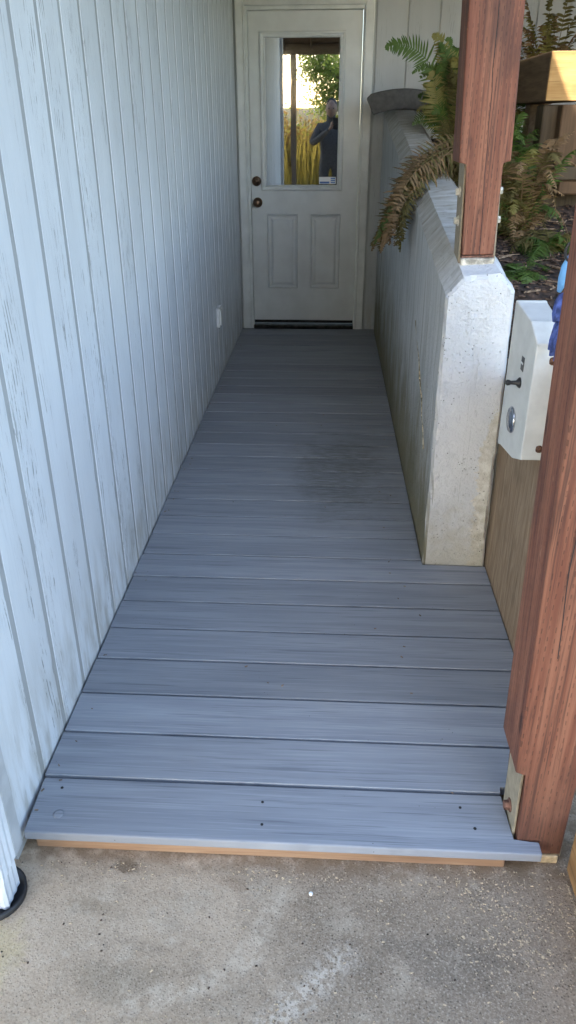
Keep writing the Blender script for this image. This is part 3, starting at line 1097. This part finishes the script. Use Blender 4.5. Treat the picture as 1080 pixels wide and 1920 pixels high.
# ------------------------------------------------------------------ ferns
def frond_mesh(name, ctrl, width, seed, up=(0, 0, 1), npair=38, ragged=.25, curl=0.):
    """a rachis along ctrl points with paired toothed pinnae"""
    r = random.Random(seed)
    C_ = [Vector(c) for c in ctrl]
    def P(t):
        t *= len(C_) - 1
        i = min(int(t), len(C_) - 2)
        u = t - i
        p0, p1, p2, p3 = C_[max(i - 1, 0)], C_[i], C_[i + 1], C_[min(i + 2, len(C_) - 1)]
        return .5 * ((2 * p1) + (-p0 + p2) * u + (2 * p0 - 5 * p1 + 4 * p2 - p3) * u * u + (-p0 + 3 * p1 - 3 * p2 + p3) * u ** 3)
    v, f = [], []
    prev = None
    ns = 12
    for k in range(ns + 1):
        t = k / ns
        p = P(t)
        d = (P(min(1, t + .03)) - P(max(0, t - .03))).normalized()
        s = d.cross(Vector(up))
        if s.length < .05: s = d.orthogonal()
        s.normalize()
        nn = s.cross(d)
        rr = .0028 * (1 - .75 * t)
        i0 = len(v)
        v += [p + s * rr, p + nn * rr, p - s * rr]
        if prev is not None:
            for a in range(3):
                b = (a + 1) % 3
                f.append((prev + a, prev + b, i0 + b, i0 + a))
        prev = i0
    for k in range(npair):
        t = .10 + .90 * (k + .5) / npair
        p = P(t)
        d = (P(min(1, t + .02)) - P(max(0, t - .02))).normalized()
        s = d.cross(Vector(up))
        if s.length < .05: s = d.orthogonal()
        s.normalize()
        nn = s.cross(d).normalized()
        L = width * (math.sin(math.pi * min(1, (t * .92 + .06)) ** .75) * .95 + .06)
        for sg in (-1, 1):
            if r.random() < ragged * .35: continue
            l = L * r.uniform(1 - ragged, 1 + ragged * .4)
            dr_ = (s * sg + d * r.uniform(.28, .5) + nn * r.uniform(-.25, .2) - nn * curl * r.uniform(.3, 1)).normalized()
            wd_ = d * (.5 * .9 * max((C_[-1] - C_[0]).length, .3) / npair) * .82
            q1 = p + dr_ * l * .34
            q2 = p + dr_ * l * .7 - nn * l * .05
            tip = p + dr_ * l - nn * l * (.16 + curl * .5)
            i0 = len(v)
            v += [p - wd_ * .7, p + wd_ * .7, q1 + wd_ * 1.05, q1 - wd_ * .95, q2 + wd_ * .72, q2 - wd_ * .62, tip]
            f += [(i0, i0 + 1, i0 + 2, i0 + 3), (i0 + 3, i0 + 2, i0 + 4, i0 + 5), (i0 + 5, i0 + 4, i0 + 6)]
    return pymesh(name, v, f)


def fern(label, base, fronds, group='ferns on the bank'):
    t = empty('fern', base, label, 'fern', group)
    for k, fr in enumerate(fronds):
        ctrl, width, mat, seed = fr[:4]
        kw = fr[4] if len(fr) > 4 else {}
        link('frond', frond_mesh('frond', ctrl, width, seed, **kw), mat, t)
    return t


def arc(base, az, length, rise, droop, seed=0, side=.0):
    """frond control points from a crown: climbs then bows over"""
    r = random.Random(seed * 7 + 1)
    d = Vector((math.cos(az), math.sin(az), 0))
    s = Vector((-d.y, d.x, 0))
    out = []
    for k in range(6):
        u = k / 5
        h = rise * (u - .45 * u * u) - droop * u ** 2.6
        out.append(Vector(base) + d * length * (u ** 1.1) + Vector((0, 0, h)) + s * side * u * u + Vector((r.uniform(-.008, .008), r.uniform(-.008, .008), r.uniform(-.008, .008))))
    return out

rf = random.Random(21)
# A: dead bundle spilling over the wall into the corridor
fa = []
bA = (1.36, 2.62, 1.16)
for k in range(25):
    e = rf.uniform(-.13, .12)
    s = rf.uniform(.55, 1.02)
    pts = [(1.34, 2.62 + e, 1.17), (1.24 + rf.uniform(-.02, .02), 2.55 + e, 1.28 + rf.uniform(-.04, .07)), (1.08 + rf.uniform(-.03, .03), 2.48 + e * 1.3, 1.225 + rf.uniform(-.02, .075)),
           (1.08 - .13 * s, 2.42 + e * 1.5, 1.20 - .07 * s + rf.uniform(-.035, .06)), (1.08 - .19 * s, 2.38 + e * 1.6, 1.16 - .16 * s), (1.08 - .225 * s + rf.uniform(-.02, .02), 2.34 + e * 1.7, 1.10 - .20 * s + rf.uniform(-.05, .05))]
    fa.append((pts, rf.uniform(.035, .095), rf.choice(['fern_d', 'fern_d', 'fern_o', 'fern_d', 'fern_y', 'fern_o', 'fern_o']), 100 + k, dict(curl=rf.uniform(.2, .9), ragged=.6, npair=rf.choice([34, 44, 50]), up=(rf.uniform(-.9, .9), rf.uniform(-.9, .3), rf.uniform(.2, 1)))))
# hanging strand
for k in range(2):
    fa.append(([(1.2, 2.52, 1.24), (1.08, 2.46, 1.22), (1.0, 2.42, 1.15), (.985 + .01 * k, 2.40, 1.05), (.985, 2.40, .95), (.985, 2.40, .90)], .035, ('fern_o', 'fern_y')[k], 140 + k, dict(curl=.7, ragged=.4)))
# green tip at the end of the bundle
fa.append(([(1.25, 2.55, 1.26), (1.05, 2.45, 1.23), (.95, 2.38, 1.12), (.895, 2.34, 1.02), (.862, 2.32, .945)], .05, 'fern', 150, dict(curl=.4)))
for k in range(16):
    fa.append((arc(bA, R(rf.uniform(90, 290)), rf.uniform(.12, .34), rf.uniform(.2, .3), rf.uniform(.1, .3), 30 + k), .06, rf.choice(['fern_o', 'fern', 'fern_d']), 160 + k, dict(curl=.2)))
fern('brown withered fern fronds spilling over the concrete wall into the corridor', bA, fa)
# B: green and yellow upright fern behind the post
fb = []
bB = (1.34, 3.45, 1.22)
fb.append(([(1.33, 3.45, 1.24), (1.27, 3.44, 1.46), (1.19, 3.42, 1.64), (1.09, 3.40, 1.735), (.99, 3.38, 1.76), (.93, 3.37, 1.745)], .095, 'fern', 200, dict(up=(.2, -1, .35))))
fb.append(([(1.33, 3.45, 1.24), (1.28, 3.44, 1.50), (1.255, 3.43, 1.68), (1.25, 3.42, 1.79)], .10, 'fern', 201, dict(up=(.2, -1, .2))))
fb.append(([(1.33, 3.45, 1.24), (1.24, 3.42, 1.42), (1.20, 3.41, 1.56), (1.17, 3.40, 1.64)], .10, 'fern_y', 202, dict(up=(.2, -1, .2))))
for k in range(34):
    fb.append((arc(bB, R(rf.uniform(95, 275)), rf.uniform(.10, .28), rf.uniform(.5, 1.15), rf.uniform(.0, .22), 60 + k), rf.uniform(.05, .085), rf.choice(['fern', 'fern', 'fern_y', 'fern_y', 'fern_o']), 203 + k, dict(up=(rf.uniform(-.4, .4), -1, .4))))
for k in range(18):
    fb.append((arc(bB, R(rf.uniform(150, 260)), rf.uniform(.15, .24), rf.uniform(.1, .3), rf.uniform(.1, .3), 80 + k), .08, rf.choice(['fern', 'fern_o', 'fern_d']), 230 + k))
fern('tall green and yellowing fern rising behind the wall-top post', bB, fb)
# C: brown-olive mass right of the post
for (bx_, by_, bz_, lab, mats, sd_) in ((1.45, 2.22, .96, 'olive brown tangled fern right of the wall-top post', ['fern_o', 'fern_d', 'fern_o', 'fern_d', 'fern_y', 'fern_d', 'fern'], 300),
                                      (1.44, 2.75, 1.06, 'dense brown and green fern close behind the wall-top post', ['fern_o', 'fern_d', 'fern', 'fern'], 320),
                                      (1.60, 3.45, 1.15, 'bright green fern under the timber rail', ['fern', 'fern', 'fern_y'], 380),
                                      (1.52, 2.05, .94, 'green fern with bright fronds beside the mossy upright timber', ['fern', 'fern', 'fern_o'], 340)):
    fc = []
    for k in range(60 if sd_ in (300, 320) else 18):
        fc.append((arc((bx_, by_, bz_), R(rf.uniform(0, 360)), rf.uniform(.08, .24), rf.uniform(.25, .85) if sd_ in (300, 320, 380) else rf.uniform(.15, .3), rf.uniform(.02, .3), sd_ + k), rf.uniform(.05, .08), rf.choice(mats), sd_ + k, dict(curl=.25, ragged=.4)))
    fern(lab, (bx_, by_, bz_), fc)
# D: small green fern low by the wall's near end
fd = []
bD = (1.36, 1.74, .90)
for az, ln, ri in ((200, .12, .14), (245, .20, .12), (270, .17, .16), (300, .15, .10), (330, .16, .12), (20, .15, .2), (100, .1, .2)):
    fd.append((arc(bD, R(az), ln, ri, .13, int(az)), .045, 'fern', 400 + az))
fern('small fresh green fern growing just behind the near end of the concrete wall', bD, fd)
# E: dry fern against the house at upper right
fe = []
bE = (1.93, 4.15, 1.32)
for k in range(30):
    fe.append((arc(bE, R(rf.uniform(0, 360)), rf.uniform(.10, .40), rf.uniform(.9, 1.6), rf.uniform(.0, .45), 90 + k), rf.uniform(.035, .06), rf.choice(['fern_d', 'fern_o', 'fern_d', 'fern_y']), 430 + k, dict(curl=.4, ragged=.5)))
fern('tall dry brown fern against the house wall above the timber rail', bE, fe)
# F: low leafy weed between wall and box
fw_ = empty('weed', (1.285, 1.24, .72), 'small round-leaved weed between the concrete wall and grey box', 'weed')
for k in range(16):
    a = rf.uniform(0, 6.28)
    p = Vector((1.285 + .02 * math.cos(a), 1.24 + .05 * math.sin(a), .73 + rf.uniform(0, .15)))
    u_ = Vector((rf.uniform(-1, 1), rf.uniform(-1, 0), rf.uniform(-.2, 1))).normalized()
    a_ = u_.orthogonal().normalized()
    b_ = u_.cross(a_)
    rr = rf.uniform(.010, .017)
    pv = [p] + [p + (a_ * math.cos(t) + b_ * math.sin(t)) * rr * (1 if i % 2 else .86) for i, t in enumerate([j * 2 * math.pi / 8 for j in range(8)])]
    link('leaf', pymesh('leaf', pv, [(0, 1 + i, 1 + (i + 1) % 8) for i in range(8)]), 'fern', fw_)

# ------------------------------------------------------------------ loose bits
def scatter(name, n, fn, mat, label, cat, seed):
    r = random.Random(seed)
    v, f = [], []
    for _ in range(n):
        p, sx, sy, sz, az, tilt = fn(r)
        m = Matrix.Translation(p) @ Matrix.Rotation(az, 4, 'Z') @ Matrix.Rotation(tilt, 4, 'X')
        i0 = len(v)
        for q in ((-1, -1, -1), (1, -1, -1), (1, 1, -1), (-1, 1, -1), (-.8, -.7, 1), (.9, -.8, 1), (.7, .8, 1), (-.9, .7, 1)):
            v.append(m @ Vector((q[0] * sx, q[1] * sy, q[2] * sz)))
        for q in ((0, 3, 2, 1), (4, 5, 6, 7), (0, 1, 5, 4), (1, 2, 6, 5), (2, 3, 7, 6), (3, 0, 4, 7)):
            f.append(tuple(i0 + a for a in q))
    o = link(name, pymesh(name, v, f), mat)
    return tag(o, label, cat, None, 'stuff')

def fbark(r):
    x = 1.26 + 1.2 * r.random() ** 1.5
    y = 1.22 + 2.2 * r.random()
    return Vector((x, y, soil_z(x, y) + .004)), r.uniform(.004, .018), r.uniform(.003, .008), r.uniform(.001, .003), r.uniform(0, 6.3), r.uniform(-.5, .5)
scatter('bark_mulch', 2600, fbark, 'bark', 'dark bark mulch covering the soil bank', 'mulch', 5)
def ftwig(r):
    x = 1.32 + .6 * r.random()
    y = 1.32 + 1.2 * r.random()
    return Vector((x, y, soil_z(x, y) + .008)), r.uniform(.012, .055), r.uniform(.0012, .003), r.uniform(.0012, .003), r.uniform(0, 6.3), r.uniform(-.3, .3)
scatter('dry_twigs', 110, ftwig, 'twig', 'dry twigs lying on the dark soil behind the concrete wall', 'twigs', 6)
def fchip(r):
    k = r.random()
    if k < .60:
        x, y = r.gauss(1.12, .10), r.gauss(-.13, .07)
    elif k < .85:
        x, y = r.uniform(.05, 1.15), -.025 - abs(r.gauss(0, .025))
    else:
        x, y = r.uniform(.0, 1.25), r.uniform(-.4, -.03)
    y = min(y, -.004)
    x = min(x, 1.232)
    s = r.uniform(.5, 1.0) ** 2
    return Vector((x, y, -.0692)), .0042 * s, .0017 * s, .0008, r.uniform(0, 6.3), r.uniform(-.3, .3)
scatter('sawdust', 900, fchip, 'chip', 'pale sawdust and wood chips strewn on the pad at the right', 'sawdust', 8)
def fgrit(r):
    x, y = r.uniform(.0, 1.25), r.uniform(-.40, -.02)
    s = r.uniform(.3, 1.0) ** 2
    return Vector((x, y, -.0690)), .0026 * s, .0018 * s, .0012 * s, r.uniform(0, 6.3), r.uniform(-.3, .3)
scatter('grit', 110, fgrit, 'bark', 'dark grit and leaf crumbs scattered over the concrete pad', 'grit', 9)
def flit(r):
    y = r.uniform(.02, 4.3)
    x = r.choice([r.uniform(.01, .06), r.uniform(.05, 1.0), r.uniform(.9, 1.0)])
    s = r.uniform(.4, 1.0)
    return Vector((x, y, .0022)), .005 * s, .0018 * s, .0009, r.uniform(0, 6.3), r.uniform(-.2, .2)
scatter('deck_litter', 70, flit, 'twig', 'tiny dry leaf bits scattered over the deck boards', 'litter', 12)
bm = bmesh.new()
bmesh.ops.create_icosphere(bm, subdivisions=2, radius=.0046, matrix=Matrix.Translation((.668, -.085, -.0655)))
for v in bm.verts: v.co += v.co.normalized() * .001 * mnoise.noise(v.co * 400)
tag(link('pebble', bm_done(bm, 'pebble', True), 'white'), 'single small white pebble on the pad in front of the deck', 'pebble')

# ------------------------------------------------------------------ carport roof over the corridor and pad, its outer posts
roof = empty('carport_roof', (-.5, .5, 2.36), 'dark timber carport roof above the corridor, seen reflected in the door glass', 'roof')
box('sheathing', -.02, 1.06, -.16, YE + .2, 2.60, 2.66, 'roofwood', roof, 0)
box('beam', .95, 1.055, -.14, YE - .02, 2.38, 2.53, 'roofwood', roof, .004)
for k in range(9):
    y = -.13 + .58 * k
    box('rafter', .005, .948, y, y + .04, 2.5305, 2.5995, 'roofwood', roof, .002)
car = empty('carport', (-.9, -5.5, -.07), 'open dark timber carport behind the viewer, its roof reflected in the door glass', 'carport')
def cz(y): return 2.86 + (y + 9.) * .13  # pitch raised towards the viewer, shaped to keep the sun out
prism('roof', [(-9.1, cz(-9.1)), (-2.6, cz(-2.6)), (-2.6, cz(-2.6) + .1), (-9.1, cz(-9.1) + .1)], 'x', -4.2, 1.42, 'roofwood', car, 0)
box('beam', -4.1, 1.40, -9.0, -8.86, 2.66, 2.858, 'roofwood', car, .004)
box('beam', -4.1, 1.40, -2.80, -2.66, 3.36, 3.56, 'roofwood', car, .004)
for k in range(10):
    x = -4.1 + .6 * k
    prism('rafter', [(-8.9, cz(-8.9) - .11), (-2.82, cz(-2.82) - .11), (-2.82, cz(-2.82) - .003), (-8.9, cz(-8.9) - .003)], 'x', x, x + .04, 'roofwood', car, .002)
for px in (-4.05, -.28, 1.34):
    for py_, zz in ((-8.93, 2.659), (-2.73, 3.359)):
        if px == -.28 and py_ > -3: continue
        box('carport_post', px - .06, px + .06, py_ - .06, py_ + .06, -.0695, zz, 'darkpost', car, .004)

# ------------------------------------------------------------------ beyond the pad: grass, tree (seen in the glass)
def tallgrass():
    r = random.Random(31)
    v, f = [], []
    for _ in range(9000):
        y = -9.4 - 11 * r.random()
        x = r.uniform(-5.5, 4.5)
        clump = mnoise.noise(Vector((x * .9, y * .5, 0)))
        h = (.85 + .5 * clump + r.uniform(-.25, .55)) * (1 + .02 * (-y))
        if h < .2: continue
        a = r.uniform(0, 6.28)
        wv = Vector((math.cos(a), math.sin(a), 0)) * r.uniform(.006, .014)
        ln = Vector((r.uniform(-.25, .25), r.uniform(-.25, .25), 0)) * h
        b = Vector((x, y, -.13))
        i0 = len(v)
        v += [b - wv, b + wv, b + ln * .4 + Vector((0, 0, h * .6)) + wv * .8, b + ln * .4 + Vector((0, 0, h * .6)) - wv * .8, b + ln + Vector((0, 0, h))]
        f += [(i0, i0 + 1, i0 + 2, i0 + 3), (i0 + 3, i0 + 2, i0 + 4)]
    return pymesh('tall_grass', v, f)
tag(link('tall_grass', tallgrass(), 'tallgrass'), 'tall yellow grass field reflected in the door glass', 'grass', None, 'stuff')

def tree(base, crown_c, crown_r, nleaf, label, seed, name='tree', cat='tree', group='trees beyond the pad', leaf='treeleaf', tr_=1.):
    r = random.Random(seed)
    t = empty(name, base, label, cat, group)
    bm = bmesh.new()
    b = Vector(base)
    top = Vector(crown_c)
    pts = [b, b.lerp(top, .35) + Vector((.15, 0, 0)), b.lerp(top, .7) + Vector((-.1, .1, 0)), top]
    rad = [.22 * tr_, .17 * tr_, .13 * tr_, .07 * tr_]
    for k in range(3): bm_cyl(bm, pts[k], pts[k + 1], rad[k], rad[k + 1], 9, False)
    limbs = []
    for k in range(12):
        s = pts[1].lerp(pts[3], r.uniform(.2, 1))
        d = Vector((r.uniform(-1, 1), r.uniform(-1, 1), r.uniform(-.25, .8))).normalized()
        e = s + Vector((d.x * crown_r[0], d.y * crown_r[1], d.z * crown_r[2])) * r.uniform(.6, .95)
        bm_cyl(bm, s, e, .05 * tr_, .012 * tr_, 6, False)
        limbs.append((s, e))
    link('trunk', bm_done(bm, 'trunk', True), 'barkt', t)
    v, f = [], []
    cl = []
    for k in range(70):
        s, e = r.choice(limbs)
        cl.append(s.lerp(e, r.uniform(.35, 1.1)) + Vector((r.gauss(0, .25), r.gauss(0, .25), r.gauss(0, .2))))
    for _ in range(nleaf):
        c = r.choice(cl)
        p = c + Vector((r.gauss(0, .28), r.gauss(0, .28), r.gauss(0, .20)))
        d = Vector((r.gauss(0, 1), r.gauss(0, 1), r.gauss(-.4, .7))).normalized()
        s = d.orthogonal().normalized()
        L, W = r.uniform(.07, .13), r.uniform(.03, .05)
        i0 = len(v)
        v += [p, p + d * L * .5 + s * W, p + d * L, p + d * L * .5 - s * W]
        f.append((i0, i0 + 1, i0 + 2, i0 + 3))
    link('crown', pymesh('crown', v, f), leaf, t)
    return t
tree((1.9, -14.2, -.13), (.7, -14.0, 2.5), (2.1, 1.5, 1.9), 13000, 'broad green tree hanging over the grass, reflected in the door glass', 41)
M['brush'] = mat_leaf('autumn_brush', (.24, .15, .04), (.46, .28, .10), .6, .5)
for k, (bx0, by0, lf, lb) in enumerate(((-.75, -12.2, 'brush', 'rusty autumn shrub left of the grass in the door reflection'), (.15, -13.0, 'treeleaf', 'yellow-green shrub in the middle of the door reflection'), (.75, -12.0, 'brush', 'rusty autumn shrub behind the photographer in the door reflection'), (-1.7, -13.5, 'treeleaf', 'green shrub at the left edge of the door reflection'))):
    tree((bx0, by0, -.13), (bx0, by0, .95), (.75, .6, .6), 1700, lb, 60 + k, 'shrub', 'shrub', 'shrubs beyond the pad', lf, .2)
tree((-6.0, -24, -.13), (-6.0, -24, 4.2), (2.6, 2.4, 2.2), 5000, 'distant green tree across the field behind the viewer', 42)

# ------------------------------------------------------------------ the person taking the photograph (seen in the glass)
def skin_mesh(name, verts, edges, radii, root, mat, parent, sub=2):
    me = bpy.data.meshes.new(name)
    me.from_pydata(verts, edges, [])
    o = link(name, me, mat, parent)
    sk = o.modifiers.new('skin', 'SKIN')
    sk.use_smooth_shade = True
    for i, rr in enumerate(radii):
        me.skin_vertices[0].data[i].radius = rr if isinstance(rr, tuple) else (rr, rr)
    for i in range(len(verts)): me.skin_vertices[0].data[i].use_root = (i == root)
    ss_ = o.modifiers.new('sub', 'SUBSURF')
    ss_.levels = sub
    ss_.render_levels = sub
    return o

px, py, gz = .62, -1.66, -.07
per = empty('person', (px, py, gz), 'person in dark clothes holding up a phone, reflected in the door glass', 'person')
V = [(px, py, .92), (px, py + .01, 1.08), (px, py, 1.26), (px, py - .005, 1.36), (px, py + .02, 1.44), (px, py + .03, 1.53), (px, py + .03, 1.61),
     (px - .17, py, 1.31), (px - .27, py + .10, 1.10), (px - .08, py + .34, 1.24), (px - .03, py + .40, 1.28),
     (px + .17, py, 1.31), (px + .27, py + .10, 1.10), (px + .14, py + .34, 1.24), (px + .12, py + .40, 1.28),
     (px - .09, py, .84), (px - .10, py + .02, .43), (px - .11, py - .01, .02), (px - .12, py + .14, -.035),
     (px + .09, py, .84), (px + .10, py + .02, .43), (px + .11, py - .01, .02), (px + .12, py + .14, -.035)]
E_ = [(0, 1), (1, 2), (2, 3), (3, 4), (4, 5), (5, 6), (2, 7), (7, 8), (8, 9), (9, 10), (2, 11), (11, 12), (12, 13), (13, 14), (0, 15), (15, 16), (16, 17), (17, 18), (0, 19), (19, 20), (20, 21), (21, 22)]
RD = [(.15, .11), (.135, .10), (.16, .11), (.065, .06), (.065, .07), (.078, .095), (.055, .07), .062, .048, .036, .03, .062, .048, .036, .03, .09, .062, .045, .035, .09, .062, .045, .035]
link_body = skin_mesh('body', V, E_, RD, 0, 'cloth', per)
# head, face, hair
def head():
    bm = bmesh.new()
    bmesh.ops.create_uvsphere(bm, u_segments=20, v_segments=14, radius=1.)
    for v in bm.verts:
        q = v.co.copy()
        w_ = .078 * (1 - .18 * max(0, -q.z))
        v.co = Vector((q.x * w_, q.y * .098 * (1 - .1 * max(0, -q.z)), q.z * .122))
        if q.y > .8 and abs(q.x) < .25 and -.35 < q.z < .1: v.co.y += .016
        v.co += Vector((px, py + .035, 1.535))
    for sx in (-1, 1):
        bmesh.ops.create_uvsphere(bm, u_segments=8, v_segments=6, radius=.02, matrix=Matrix.Translation((px + sx * .078, py + .025, 1.53)) @ Matrix.Diagonal((.4, .8, 1.5, 1)))
    return bm_done(bm, 'head', True)
link('head', head(), 'skin', per)
bm = bmesh.new()
bmesh.ops.create_uvsphere(bm, u_segments=18, v_segments=12, radius=1., matrix=Matrix.Translation((px, py + .012, 1.565)) @ Matrix.Diagonal((.088, .098, .108, 1)))
bmesh.ops.delete(bm, geom=[v for v in bm.verts if v.co.y > py + .085 and v.co.z < 1.575], context='VERTS')
link('hair', bm_done(bm, 'hair', True), 'hair', per)
for sx in (-1, 1):
    bm = bmesh.new()
    bmesh.ops.create_uvsphere(bm, u_segments=8, v_segments=6, radius=.011, matrix=Matrix.Translation((px + sx * .03, py + .122, 1.54)))
    link('eye', bm_done(bm, 'eye', True), 'hair', per)
# hands: palm plus five fingers each, closed on the phone's long edges
phx, phy, phz = .685, -1.205, 1.36
for sx in (-1, 1):
    wx = px - .03 if sx < 0 else px + .12
    wr = Vector((wx, py + .40, 1.28))
    side = phx + sx * .048
    Vh = [wr, Vector((side, phy - .03, 1.315)), Vector((side, phy - .02, 1.36))]
    Eh = [(0, 1), (1, 2)]
    Rh = [(.026, .02), (.03, .016), (.026, .013)]
    for k in range(4):
        i0 = len(Vh)
        zz = 1.315 + .019 * k
        ln = (.8, 1., .95, .75)[k]
        Vh += [Vector((side + sx * .008, phy - .005, zz)), Vector((side + sx * .004, phy + .012 * ln, zz + .002)), Vector((side - sx * .022 * ln, phy + .014, zz + .004))]
        Eh += [(1 if k < 2 else 2, i0), (i0, i0 + 1), (i0 + 1, i0 + 2)]
        Rh += [.0095, .0085, .0075]
    i0 = len(Vh)
    Vh += [Vector((side - sx * .012, phy - .034, 1.345)), Vector((side - sx * .026, phy - .026, 1.372))]
    Eh += [(1, i0), (i0, i0 + 1)]
    Rh += [.011, .009]
    skin_mesh('hand', [tuple(q) for q in Vh], Eh, Rh, 0, 'skin', per, 1)
ph = box('phone', phx - .038, phx + .038, phy - .014, phy - .006, 1.285, 1.432, 'black', None, .003, 2)
tag(ph, 'black phone held up by the person reflected in the glass', 'phone')
